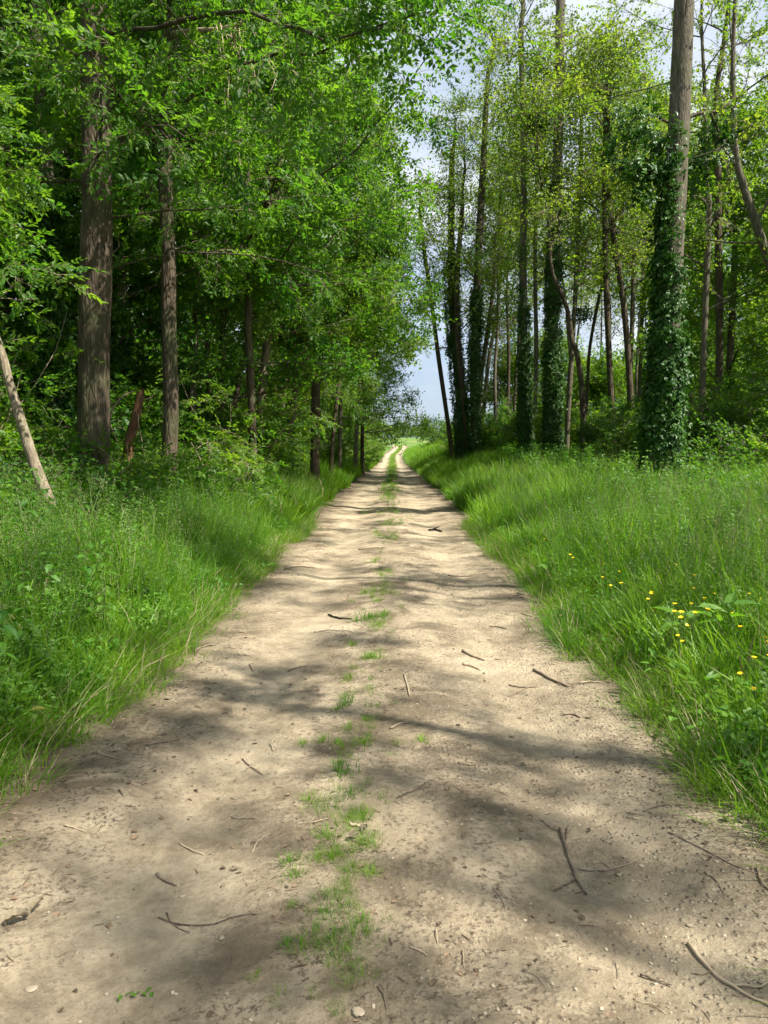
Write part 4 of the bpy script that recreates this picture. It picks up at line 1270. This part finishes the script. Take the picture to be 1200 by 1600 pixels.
for k in range(34):
    y = 6.5 + 40 * (k / 33) ** 1.25
    x = -random.uniform(4.0, 5.2) - (random.uniform(0, 4.5) if k % 2 else 0) - max(0, (11 - y)) * .25 + (.8 if y > 20 else 0)
    make_shrub('understory_shrub', x, y, random.uniform(1.6, 3.2) if y > 13.6 or (x / y < -.50 and y > 9.6) else random.uniform(.7, 1.0), random.uniform(.9, 1.4), random.choice(['shrub', 'shrub', 'compound', 'shrubf']),
               '{leaf} shrub filling the space under the left wood', 'shrubs under the left wood', 9, 20, 1.15)
for k in range(30):
    y = 9 + 38 * (k / 29)
    x = -random.uniform(6.5, 9.5) - (4.5 if k % 2 else 0)
    make_shrub('understory_shrub', x, y, random.uniform(3.2, 5.5), random.uniform(1.2, 1.8), random.choice(['cluster', 'clusterf', 'cluster']),
               'tall {leaf} bush between the trunks deep in the left wood', 'tall bushes deep in the left wood', 9, 15, 1.0)
for (x, y, h_) in ((-5.9, 10.3, 3.0), (-6.6, 11.4, 4.2), (-2.9, 13.4, 1.9), (-3.6, 16, 3.0), (-3.4, 19.5, 3.2)):
    make_shrub('sapling', x, y, h_, .8, 'fresh', 'young sapling with bright feathery leaves in front of the trunks', 'saplings at the edge of the left wood', 5, 15, 1.15)
for k in range(14):
    y = 50 + 4 * k
    make_shrub('understory_shrub', -random.uniform(3.0, 4.2) + pc(y), y, random.uniform(1.6, 3.4), 1.5, 'shrubf', 'fresh green shrub along the left verge far down the path', 'shrubs along the far left verge', 9, 18, 1.9)
for k in range(22):
    x = 5.0 + 12.5 * k / 21; y = 44 - .75 * x + random.uniform(-2.5, 2.5) + (3 if k % 2 else 0)
    make_shrub('thicket_shrub', x, y, random.uniform(2.0, 3.8), random.uniform(1.2, 1.8), ('clusterf', 'shrubf', 'cluster')[k % 3], 'rounded {leaf} bush at the foot of the ivy clad row', 'bushes at the foot of the ivy clad row', 10, 20 if k % 3 == 1 else 13, 1.7 if k % 3 == 1 else .95)
for (x, y, h, w) in ((8.6, 19, 2.6, 1.5), (10, 17.5, 3.2, 1.7), (9.4, 15, 2.6, 1.4), (11, 20.5, 3.6, 1.8), (12.4, 17, 3.8, 1.9), (8.0, 22, 2.4, 1.4), (10.4, 24, 3.4, 1.8), (13, 22, 4, 2), (9, 27, 3, 1.7), (8.2, 16.5, 1.6, 1.1)):
    make_shrub('thicket_shrub', x, y, h, w, random.choice(['shrub', 'shrubf', 'shrubf', 'fresh']), '{leaf} bush in the shady thicket right of the large ivy tree', 'bushes in the right thicket', 11, 26, 1.35)
make_shrub('field_bush', 7.4, 82, 3.6, 2.4, 'shrub', 'dark bush at the field edge left of the ivy clump', None, 12, 24, 2.4)

# ---------------------------------------------------------------- distant hedge
pts = []; rot = []; sc_ = []
for k in range(3600):
    x = random.uniform(-140, 170); y = 330 + random.uniform(-8, 18) + .12 * x
    hmax = 3.5 + 5.5 * sfbm(x * .045 + 40, 2.0, 3) 
    z = tz(x, y) + hmax * random.random() ** .9
    pts.append((x, y, z)); rot.append((random.uniform(-PI, PI), random.uniform(-.5, .5), random.uniform(-PI, PI))); sc_.append(random.uniform(.7, 1.3))
h = scatter('distant_hedge', 'far', pts, rot, sc_)
tag(h, 'hazy line of trees and hedge across the far field', 'hedge')

# ---------------------------------------------------------------- grass and ground cover
def band(n, x0, x1, y0, y1, side, hfun, densfun=None):
    """random spots between x0 and x1 metres beyond the path's middle on one side"""
    out = []
    while len(out) < n:
        y = y0 + (y1 - y0) * random.random()
        q = x0 + (x1 - x0) * random.random()
        if densfun and random.random() > densfun(q, y):
            continue
        x = spc(y) + side * q
        out.append((x, y, q))
    return out

def grass_field(name, key, spots, hfun, side, label, cat='grass', lean=.18, sink=0.0):
    pts = []; rot = []; sc = []
    for (x, y, q) in spots:
        e = max(0, q - (1.75 if side < 0 else 1.6))
        s_ = hfun(e, x, y) * random.uniform(.65, 1.35)
        pts.append((x, y, tz(x, y) - sink))
        tilt = lean * math.exp(-e / .5) 
        rot.append((random.gauss(0, .22), -side * tilt + random.gauss(0, .22), random.gauss(0, .25)) if tilt > .05 else (random.gauss(0, .16), random.gauss(0, .16), random.uniform(-PI, PI)))
        sc.append(s_)
    o = scatter(name, key, pts, rot, sc)
    tag(o, label, cat)
    return o

def edge_off(y, side):
    return (1.80 if side < 0 else 1.62) + .26 * (sfbm(y * .9 + 20 * side, side * 3.0, 3) - .45) * 2

for side, nm in ((-1, 'left'), (1, 'right')):
    patch = lambda q, y: .55 + .9 * sfbm(q * .9 + 31 * side, y * .9, 2)
    ok = lambda q, y: 1.0 if q > edge_off(y, side) + .05 else 0.0
    hf = lambda e, x, y: (.34 + .55 * min(1, e / 1.3)) * (.35 + 1.5 * sfbm(x * 1.1, y * 1.1, 3))
    grass_field('verge_grass', 'grass', band(2000, 1.5, 6.5, 1.6, 13, side, hf, lambda q, y: ok(q, y) * patch(q, y)), hf, side,
                'dense green grass covering the near %s verge' % nm)
    grass_field('broad_grass', 'grassbroad', band(1700, 1.5, 6.5, 1.6, 15, side, hf, lambda q, y: ok(q, y) * (patch(q + 7, y) - .35)), lambda e, x, y: .6 + .45 * min(1, e), side,
                'coarse broad bladed grass mixed through the %s verge' % nm)
    grass_field('fluffy_weeds', 'fluff', band(2200 if side < 0 else 1300, 1.9, 7.5, 2.2, 22, side, hf, lambda q, y: patch(q + 3, y + 9) - .4), lambda e, x, y: .6 + .45 * min(1, e), side,
                'upright small leaved weeds standing in the %s verge' % nm, 'weeds')
    grass_field('fine_grass', 'grassfine', band(1100, 1.5, 4.5, 1.6, 12, side, hf, lambda q, y: ok(q, y) * math.exp(-(q - 1.5) / 1.4)), lambda e, x, y: .62 + .5 * min(1, e / .8), side,
                'fine bright drooping grass at the %s edge of the path' % nm, lean=.45)
    grass_field('tall_grass', 'grasstall', band(1000, 2.0, 7.5, 2.5, 22, side, hf), lambda e, x, y: .62 + .28 * min(1, e), side,
                'tall thin seeding grass stems standing over the %s verge' % nm)
    grass_field('meadow_grass', 'grassfar', band(6500, 1.75, 9.5, 12, 52, side, hf, lambda q, y: 1.0 if q > edge_off(y, side) + .2 else 0), lambda e, x, y: (.6 + .4 * min(1, e / 1.2)) * (.4 + 1.2 * sfbm(x * .7, y * .6, 3)), side,
                'thick grass on the %s verge farther down the path' % nm)
    grass_field('far_grass', 'grassfar', band(3800, 1.9, 8, 52, 112, side, hf), lambda e, x, y: 1.0 + .5 * min(1, e / 1.2), side,
                'grass bank on the %s of the path near the bend' % nm)
    grass_field('edge_grass', 'edge', band(1100, 1.25, 1.95, 1.4, 15, side, hf, lambda q, y: math.exp(-((q - edge_off(y, side)) / .16) ** 2)), lambda e, x, y: random.uniform(.5, 1.2), side,
                'short worn grass and dry stalks fringing the %s path edge' % nm, lean=.3)
    nl = 2300 if side < 0 else 1300
    grass_field('ground_cover', 'weed', band(nl, 2.3, 8.5, 2.4, 24, side, hf, lambda q, y: ss1(2.2, 5.0, q) * patch(q, y) * (.6 if y < 7 else 1)), lambda e, x, y: (.7 + .5 * min(1, e / 2)) * (1.0 if side < 0 else .8), side,
                'nettles and leafy weeds mixed through the %s verge' % nm, 'weeds')
    grass_field('low_plants', 'low', band(1300, 1.6, 5.0, 1.8, 13, side, hf, lambda q, y: ok(q, y) * (patch(q, y) - .6)), lambda e, x, y: random.uniform(.6, 1.1), side,
                'low leafy creeping plants among the %s verge grass' % nm, 'weeds')
    grass_field('undergrowth', 'weed', band(2300, 4.0, 14, 12, 48, side, hf), lambda e, x, y: 1.35, side,
                'knee high leafy undergrowth on the floor of the %s wood' % nm, 'undergrowth')

# grass ridge between the wheel tracks far down the path
pts = []; rot = []; sc_ = []
for k in range(1150):
    y = 1.7 + 15 * random.random() ** 1.3
    x = spc(y) - .20 + .012 * y + random.gauss(0, .06 + .05 * min(1, y / 8))
    if random.random() > 3.2 * max(0, sfbm(x * 2.2 + 9, y * 1.7, 3) - .42) + .04: continue
    pts.append((x, y, path_z(x, y))); rot.append((random.gauss(0, .2), random.gauss(0, .2), random.uniform(-PI, PI))); sc_.append(random.uniform(.14, .36) * (.8 + y / 20))
for k in range(1500):
    y = 15 + 165 * random.random() ** 1.2
    if y < 26 and random.random() > (y - 13) / 14 * .6: continue
    x = spc(y) + random.gauss(-.03, .17) - .12 * math.exp(-(y - 15) / 10)
    pts.append((x, y, tz(x, y))); rot.append((random.gauss(0, .1), random.gauss(0, .1), random.uniform(-PI, PI))); sc_.append(random.uniform(.45, .9) * (1 + y / 120))
o = scatter('path_ridge_grass', 'edge', pts, rot, sc_)
tag(o, 'thin worn strip of short grass between the two wheel tracks', 'grass')

# litter and grit on the dirt
pts = []; rot = []; sc_ = []
for k in range(15000):
    y = 1.4 + 14 * random.random() ** 1.7; q = random.uniform(-1.7, 1.7)
    dn = sfbm(q * 1.6 + 11, y * 1.2, 3)
    if random.random() > .15 + 2.6 * max(0, dn - .40) + 1.4 * max(0, abs(q) - 1.15): continue
    x = spc(y) + q
    pts.append((x, y, path_z(x, y) + .002)); rot.append((random.gauss(0, .2), random.gauss(0, .2), random.uniform(-PI, PI))); sc_.append(random.uniform(.2, .55) + .9 * random.random() ** 4)
o = scatter('leaf_litter', 'chip', pts, rot, sc_)
tag(o, 'dark crumbs of bark, twig and leaf strewn over the dirt path', 'litter')
pts = []; rot = []; sc_ = []
for k in range(6500):
    y = 1.4 + 9 * random.random() ** 1.6; q = random.uniform(-1.5, 1.6)
    dn = sfbm(q * 1.1 + 51, y * .8, 3)
    if random.random() > .10 + 2.2 * max(0, dn - .42) + .5 * max(0, q) * (y < 4.5): continue
    x = spc(y) + q
    pts.append((x, y, path_z(x, y) + .001)); rot.append((random.gauss(0, .3), random.gauss(0, .3), random.uniform(-PI, PI))); sc_.append(random.uniform(.2, .85))
o = scatter('gravel', 'grit', pts, rot, sc_)
tag(o, 'pale grit and small gravel lying on the dirt path', 'gravel')

# ---------------------------------------------------------------- single things on the path
def on_path(px, py):
    return ground_at(px, py)

def stick(name, lines, rpx, mat, label, group=None):
    """lines: lists of photo pixels; the first is the main stem"""
    p0 = on_path(*lines[0][0]); base = np.array([p0[0], p0[1], path_z(p0[0], p0[1])])
    t = None
    a = Acc()
    for k, l in enumerate(lines):
        q = []
        for (x, y) in l:
            w = on_path(x, y); q.append(np.array([w[0], w[1], 0]))
        q = np.array(q)
        n = max(6, 3 * len(q))
        q = catmull(q, n) if len(q) > 2 else np.linspace(q[0], q[-1], n)
        r0 = .6 * rpx * np.linalg.norm(p0) / F * (1 if k == 0 else .65)
        for i in range(n):
            q[i, 2] = path_z(q[i, 0], q[i, 1]) + r0 * .6 + abs(random.gauss(0, .003))
        q[1:-1, :2] += rng.normal(size=(n - 2, 2)) * r0 * .22
        rr = np.linspace(r0, r0 * .55, n) * (1 + rng.normal(size=n) * .08)
        v, f = tube(q - base, rr, 6, cap=True)
        a.add(v, f)
    o = obj(name, a.mesh(name, [mat], True))
    o.location = base
    return tag(o, label, 'twig', group)

stick('fallen_stick', [[(1075, 1478), (1108, 1516), (1150, 1548), (1215, 1582)], [(1140, 1540), (1180, 1545), (1210, 1538)]], 5.5, M['twig_pale'], 'pale barkless stick lying diagonally, the thickest on the path')
stick('fallen_stick', [[(874, 1300), (888, 1342), (898, 1372), (916, 1402)], [(886, 1298), (884, 1322), (889, 1345)], [(899, 1376), (880, 1388), (864, 1396)]], 4.2, M['twig'], 'forked brown stick shaped like a slingshot on the gravelly side')
stick('fallen_twig', [[(903, 1362), (935, 1364), (965, 1361), (1000, 1347)], [(955, 1362), (940, 1352), (925, 1355)]], 2.6, M['twig'], 'thin dark twig curving beside the forked stick')
stick('fallen_twig', [[(1044, 1302), (1090, 1326), (1140, 1352), (1182, 1368)]], 2.2, M['twig'], 'long thin twig pointing from the forked stick to the grass')
stick('fallen_twig', [[(1183, 1358), (1188, 1380), (1206, 1398)]], 3.0, M['twig_pale'], 'pale bent twig lying against the right grass edge')
stick('fallen_stick', [[(834, 1049), (858, 1063), (888, 1076)]], 4.0, M['twig'], 'stout brown stick above the straight pale twig')
stick('fallen_twig', [[(795, 1073), (818, 1076), (842, 1076)]], 2.2, M['twig'], 'straight level twig below the stout brown stick')
stick('fallen_stick', [[(723, 1020), (738, 1028), (757, 1034)]], 4.0, M['twig'], 'upper of two short bark pieces beside scattered crumbs')
stick('fallen_stick', [[(723, 1040), (735, 1043), (749, 1048)]], 4.0, M['twig_pale'], 'lower of two short bark pieces beside scattered crumbs')
stick('fallen_twig', [[(513, 963), (530, 968), (549, 970)]], 2.8, M['char'], 'almost black short twig beside the middle grass')
stick('fallen_twig', [[(490, 990), (515, 987), (550, 988)]], 1.6, M['twig'], 'hair thin twig below the almost black one')
stick('fallen_stick', [[(246, 1369), (258, 1379), (275, 1387)], [(262, 1379), (267, 1372)]], 4.5, M['twig'], 'short dark stub with a broken side spur')
stick('fallen_twig', [[(248, 1437), (285, 1447), (335, 1449), (365, 1438), (402, 1430)], [(260, 1428), (270, 1446), (297, 1461)]], 2.4, M['twig'], 'long crossed twig in the left wheel track')
stick('fallen_twig', [[(379, 1189), (392, 1201), (410, 1213)], [(394, 1198), (383, 1208)]], 2.4, M['twig'], 'small star of broken twigs in the left wheel track')
stick('fallen_twig', [[(429, 1157), (424, 1166), (427, 1176)]], 2.5, M['twig_pale'], 'small pale hook shaped twig')
stick('fallen_stick', [[(547, 1293), (558, 1296), (572, 1297)]], 5.0, M['twig_pale'], 'stubby grey piece of wood beside the middle grass tufts')
stick('fallen_twig', [[(490, 1290), (502, 1287), (513, 1284)]], 2.6, M['twig_pale'], 'pale splinter among the middle grass tufts')
stick('fallen_twig', [[(1000, 1529), (1022, 1536), (1050, 1546)]], 3.4, M['twig'], 'brown stub of twig near the thickest stick')
stick('fallen_twig', [[(880, 1121), (892, 1119), (907, 1124)]], 3.4, M['twig'], 'dark flat curl of bark at the right grass edge')
stick('fallen_stick', [[(670, 830), (680, 829), (690, 832)], [(676, 828), (686, 824)]], 3.2, M['char'], 'dark lump of bark lying alone in the sunlit stretch')
stick('fallen_twig', [[(394, 1335), (403, 1318), (421, 1304)]], 1.6, M['twig_pale'], 'thin pale arched stalk left of the middle tufts')
twl = [[(962, 1508), (966, 1533)], [(723, 1487), (725, 1516)], [(681, 1456), (684, 1478)], [(632, 1056), (637, 1076), (640, 1090)], [(228, 1168), (255, 1163), (280, 1158)], [(362, 1283), (382, 1282), (401, 1281)],
       [(100, 1293), (116, 1296), (134, 1303)], [(221, 1229), (233, 1226), (246, 1223)], [(765, 981), (778, 981), (792, 984)], [(795, 1090), (815, 1080), (835, 1074)], [(390, 1040), (396, 1051)], [(640, 1485), (655, 1490), (668, 1497)],
       [(905, 1070), (922, 1069), (942, 1069)], [(1100, 1368), (1118, 1380), (1130, 1398)], [(1040, 1590), (1020, 1575), (995, 1570)], [(1080, 1570), (1100, 1585), (1110, 1600)], [(815, 1520), (838, 1530), (850, 1545)], [(560, 1065), (553, 1075)],
       [(715, 1195), (730, 1198), (748, 1196)], [(610, 1140), (625, 1133), (640, 1132)], [(440, 1112), (455, 1108)], [(186, 1238), (192, 1246)], [(300, 1020), (320, 1012), (338, 1010)], [(450, 1052), (465, 1046), (480, 1044)], [(445, 890), (468, 887), (492, 889)],
       [(815, 960), (828, 964), (842, 966)], [(620, 1250), (650, 1236), (672, 1222)], [(1005, 1270), (1030, 1262), (1052, 1260)], [(845, 1285), (862, 1297), (880, 1304)], [(700, 900), (720, 902), (740, 901)], [(560, 860), (590, 857)], [(1020, 1155), (1032, 1142), (1045, 1138)],
       [(330, 960), (352, 953), (372, 955)], [(150, 1180), (172, 1186), (190, 1190)], [(280, 1320), (300, 1333), (318, 1340)], [(590, 1545), (600, 1560), (604, 1580)], [(905, 1450), (930, 1452), (952, 1462)], [(770, 1390), (782, 1405), (790, 1422)]]
for l in twl:
    stick('fallen_twig', [l], random.uniform(1.5, 2.6), M[random.choice(['twig', 'twig', 'twig_pale'])], 'small loose brown twig lying on the dirt path', 'small loose twigs on the path')

def stone(px, py, rpx, label, group=None, flat=.7):
    g_ = on_path(px, py)
    r = rpx * np.linalg.norm(g_) / F
    a = stone_acc(7, 6, r)
    o = obj('pebble', a.mesh('pebble', [M['stone']], True))
    o.location = (g_[0], g_[1], path_z(g_[0], g_[1]) + r * .12)
    o.rotation_euler = (0, 0, random.uniform(0, PI)); o.scale = (1, 1, flat)
    return tag(o, label, 'stone', group)
stone(186, 1283, 9, 'flat angular stone alone in the left wheel track', flat=.4)
stone(50, 1550, 10, 'low pale stone half sunk near the curled dead leaf', flat=.35)
stone(560, 1584, 14, 'ochre stone half sunk below the middle grass tufts', flat=.4)
for (x, y, r_) in ((993, 1280, 6), (1002, 1357, 5), (1077, 1447, 5), (1108, 1410, 5), (1123, 1447, 4.5), (1132, 1464, 4), (1191, 1538, 6), (1073, 1516, 4), (967, 1370, 4), (1010, 1411, 4), (1050, 1505, 4), (905, 1291, 4), (880, 1318, 4), (930, 1285, 4.5),
                   (346, 1470, 6), (285, 1403, 5), (184, 1438, 5), (120, 1490, 5), (975, 1343, 3.5), (950, 1318, 3.5), (870, 1465, 4), (1020, 1555, 4), (820, 1440, 4), (690, 1405, 4), (770, 1545, 5), (940, 1580, 5), (1100, 1345, 4)):
    stone(x, y, r_, 'small pale pebble lying loose on the dirt path', 'pale pebbles on the path', .6)

# curled dead leaf
def dead_leaf(px, py, size, label):
    g_ = on_path(px, py)
    a = Acc()
    for (dx, dy, yaw, cu) in ((0, 0, .5, 1.0), (.05, .045, 1.3, .8)):
        n = 7; v = []
        for i in range(n):
            u = i / (n - 1)
            w = size * .36 * math.sin(PI * min(1, u * .92 + .06)) * (1 + .25 * (i % 2))
            for j in range(5):
                q = (j - 2) / 2
                v.append([size * u, w * q * (1 - .3 * abs(q)), size * .22 * cu * (q * q) + size * .16 * math.sin(u * 3) + random.uniform(0, .006)])
        v = np.array(v) @ rotm(random.uniform(-.3, .3), -.1, yaw).T + np.array([dx, dy, .004])
        f = [(i * 5 + j, i * 5 + j + 1, (i + 1) * 5 + j + 1, (i + 1) * 5 + j) for i in range(n - 1) for j in range(4)]
        a.add(v, f)
    o = obj('dead_leaf', a.mesh('dead_leaf', [M['deadleaf']]))
    o.location = (g_[0], g_[1], path_z(g_[0], g_[1]) + .003)
    tag(o, label, 'leaf')
dead_leaf(8, 1452, .075, 'large curled grey brown dead leaf on the dirt')
dead_leaf(545, 1318, .05, 'small dark curled leaf between the middle grass tufts')

# green sprig dropped on the path
g_ = on_path(180, 1565)
a = Acc()
strip(a, [0, 0, .01], [.11, .02, .012], .0012)
for k in range(7):
    u = .015 + .014 * k
    put_leaf(a, [u, .02 * u / .11, .008], (1 if k % 2 else -1) * random.uniform(.3, 1.5), random.uniform(-.1, .25), random.uniform(-.6, .6), random.uniform(.018, .034), .014, LEAF6, LEAF6F, .1)
o = obj('green_sprig', a.mesh('green_sprig', [M['weed'], M['stem']]))
o.location = (g_[0], g_[1], path_z(g_[0], g_[1]) + .002)
tag(o, 'fresh green leafy sprig dropped on the dirt path', 'sprig')

# tufts down the middle
tuft_me = []
for i in range(5):
    a = Acc()
    for k in range(70):
        r_ = abs(random.gauss(0, .03)); th = random.uniform(0, 2 * PI)
        bb = np.array([r_ * math.cos(th), r_ * math.sin(th), -.01])
        hh = random.uniform(.015, .07) * (1 - 6 * min(.1, r_)); az = th + random.uniform(-.8, .8); bn = random.uniform(.3, 1.1)
        ld = np.array([math.cos(az), math.sin(az), 0]); sd = np.array([-ld[1], ld[0], 0]) * .0013
        c1 = bb + np.array([0, 0, hh * .6]) + ld * hh * bn * .35; c2 = bb + np.array([0, 0, hh * (1 - .3 * bn)]) + ld * hh * bn
        a.add([bb - sd, bb + sd, c1 + sd * .8, c1 - sd * .8, c2], [(0, 1, 2, 3), (3, 2, 4)], random.random())
    tuft_me.append(a.mesh('grass_tuft', [M['grass']]))
for (x, y, s_) in ((542, 1102, 1.5), (528, 1110, 1.0), (536, 1212, 1.4), (528, 1200, 1.1), (548, 1246, 1.1), (516, 1312, 1.2), (508, 1432, 1.1), (453, 1352, 1.1), (460, 1372, .9), (561, 1448, 1.0), (450, 1482, 1.0), (472, 1486, 1.2), (522, 1474, 1.2),
                   (546, 1062, 1.2), (582, 1028, 1.7), (572, 1030, 1.3), (576, 968, 1.9), (560, 972, 1.5), (570, 928, 1.6), (550, 1010, 1.2), (570, 1166, 1.3), (545, 1140, 1.0), (565, 1287, 1.0), (481, 1254, 1.0), (505, 1160, 1.0), (530, 1165, .9),
                   (515, 1345, .9), (497, 1345, .8), (457, 1420, .8), (575, 1460, .8), (582, 1370, .8), (475, 1165, .9), (660, 1160, .9), (590, 940, 1.4), (592, 1030, 1.2), (585, 880, 1.9), (592, 838, 2.2), (588, 832, 2.0), (600, 962, 1.4), (400, 1530, .7), (545, 1490, .9), (500, 1485, .9)):
    g_ = on_path(x, y)
    if y > 1400: s_ *= .65
    o = obj('grass_tuft', random.choice(tuft_me)); o.location = (g_[0], g_[1], path_z(g_[0], g_[1])); o.rotation_euler = (0, 0, random.uniform(0, 2 * PI)); o.scale = (s_,) * 3
    tag(o, 'small bright grass tuft growing in the middle of the dirt path', 'grass tuft', 'grass tufts down the middle of the path')

# ---------------------------------------------------------------- buttercups
def buttercup_meshes():
    out = []
    for i in range(3):
        st = Acc()
        p0 = np.zeros(3); h_ = 1.0
        q = catmull([[0, 0, -.05], [.02, .01, .5 * h_], [random.uniform(-.05, .05), random.uniform(-.05, .05), h_]], 7)
        v, f = tube(q * np.array([.4, .4, .4]), np.full(7, .0014), 4); st.add(v, f)
        fl = Acc()
        tip = q[-1] * .4
        for k in range(5):
            put_leaf(fl, tip, k * 2 * PI / 5, -.55, 0, .0165, .020, LEAF6, LEAF6F)
        v, f = tube([tip + np.array([0, 0, -.002]), tip + np.array([0, 0, .005])], [.004, .003], 6, cap=True); fl.add(v, f)
        out.append((st.mesh('stem', [M['stem']]), fl.mesh('flower', [M['petal']])))
    return out
BC = buttercup_meshes()
bpos = [(985, 895), (1085, 945), (1103, 948), (1030, 1000), (978, 993), (945, 970), (983, 1053), (978, 1060), (1030, 1071), (1053, 1071), (1135, 1115), (1157, 1103), (1172, 1120), (1187, 1150), (1145, 1000), (1195, 985), (1080, 918), (1068, 922), (1101, 919), (1094, 926),
        (942, 953), (945, 936), (870, 910), (893, 908), (876, 908), (838, 862), (840, 884), (897, 880), (935, 803), (1050, 818), (1067, 820), (1102, 813), (1140, 818), (1112, 825), (1180, 840), (1050, 980), (1045, 983), (1040, 970), (1060, 990), (1053, 962), (1036, 972), (1018, 993),
        (1175, 930), (1187, 932), (1192, 1000), (1150, 870), (1080, 876), (1090, 878), (1000, 930), (1006, 935), (930, 820), (1007, 832), (905, 770), (860, 795), (1120, 790), (1165, 795), (795, 775), (950, 850), (1010, 860), (1085, 850), (1130, 905), (1140, 955), (1168, 1040)]
for (x, y) in bpos:
    g_ = ground_at(x, y, .40)
    g_[0] = max(g_[0], spc(g_[1]) + 1.75)
    t = thing('buttercup', (g_[0], g_[1], tz(g_[0], g_[1])), 'yellow buttercup flowering among the right verge grass', 'flower', 'buttercups in the right verge')
    t.rotation_euler = (random.gauss(0, .18), random.gauss(0, .18), random.uniform(0, 2 * PI))
    st, fl = random.choice(BC)
    k = random.uniform(.95, 1.35)
    t.scale = (k * .9, k * .9, k)
    child('stem', st, t); child('flower', fl, t)

# ---------------------------------------------------------------- nettles and broad leaved plants one can tell apart
net_me = []
for i in range(4):
    st = Acc(); nettle(st, random.uniform(.75, .95), np.zeros(3), .085)
    net_me.append(st.mesh('leafy_stem', [M['weed'], M['stem']]))
for (x, y) in ((120, 905), (140, 950), (60, 900), (90, 870), (30, 950), (170, 890), (200, 905), (125, 1000), (20, 880), (75, 990), (230, 870), (10, 1030), (150, 1040)):
    g_ = ground_at(x, y, .55)
    q = ground_at(x, y, .55)
    xx = min(q[0], -2.0)
    o = obj('nettle_plant', random.choice(net_me)); o.location = (xx, q[1], tz(xx, q[1]) - .02); o.rotation_euler = (0, 0, random.uniform(0, 2 * PI))
    tag(o, 'upright nettle with broad toothed leaves in the left verge grass', 'plant', 'nettles in the left verge')

def broad_plant(px, py, lift, n, L, label, mat='weed', up=.9):
    g_ = ground_at(px, py, lift)
    t = thing('broad_leaved_plant', (g_[0], g_[1], tz(g_[0], g_[1])), label, 'plant')
    for k in range(n):
        a = Acc()
        az = k * 2.4 + random.uniform(-.3, .3); z = lift * random.uniform(.75, 1.1)
        d = np.array([math.cos(az), math.sin(az), 0])
        p = d * random.uniform(.03, .10) + np.array([0, 0, z])
        strip(a, [0, 0, -.02], p, .004)
        put_leaf(a, p, az, random.uniform(-up, .3), random.uniform(-.3, .3), L * random.uniform(.8, 1.2), L * .62, LEAF6, LEAF6F)
        child('leaf', a.mesh('leaf', [M[mat], M['stem']]), t)
broad_plant(1075, 955, .42, 7, .17, 'broad upright dock leaves catching the sun among buttercups')
broad_plant(1135, 950, .45, 5, .16, 'broad pointed leaves standing beside the sunlit dock')
broad_plant(1040, 1035, .25, 9, .07, 'pale sunlit strawberry like leaves below the dock')
broad_plant(1100, 1060, .25, 10, .07, 'cluster of toothed leaves between buttercups and the grass edge')
broad_plant(1150, 1120, .22, 9, .065, 'dark toothed leaf cluster low among the last buttercups')
broad_plant(15, 1075, .28, 7, .085, 'rounded light green leaves low at the left path edge')
broad_plant(18, 1112, .22, 2, .07, 'single yellowing leaf low at the left path edge', 'yellow_leaf')
broad_plant(415, 885, .12, 9, .09, 'pale burdock rosette spilling onto the left path edge')
broad_plant(860, 880, .35, 8, .11, 'dark bluish leaf clump in the right verge grass')

# dark log by the bend
g_ = P(605, 691, 172); gz = tz(g_[0], g_[1])
a = Acc()
v, f = tube(catmull([[-.7, 0, .35], [-.2, .05, .45], [.3, 0, .4], [.75, -.05, .28]], 12), np.array([.14, .2, .22, .24, .25, .25, .23, .2, .18, .16, .13, .08]), 8, bark_rough(.1, .15, 5, 5), cap=True); a.add(v, f)
for q in ([[-.1, 0, .5], [-.25, .05, .75], [-.3, .05, .9]], [[.3, 0, .1], [.3, 0, .4]], [[-.4, 0, -.2], [-.3, 0, .4]]):
    v, f = tube(np.array(q), np.linspace(.07, .05, len(q)), 6); a.add(v, f)
o = obj('fallen_log', a.mesh('fallen_log', [M['char']], True)); o.location = (g_[0], g_[1], gz)
tag(o, 'small black log in the grass where the path bends away', 'log')
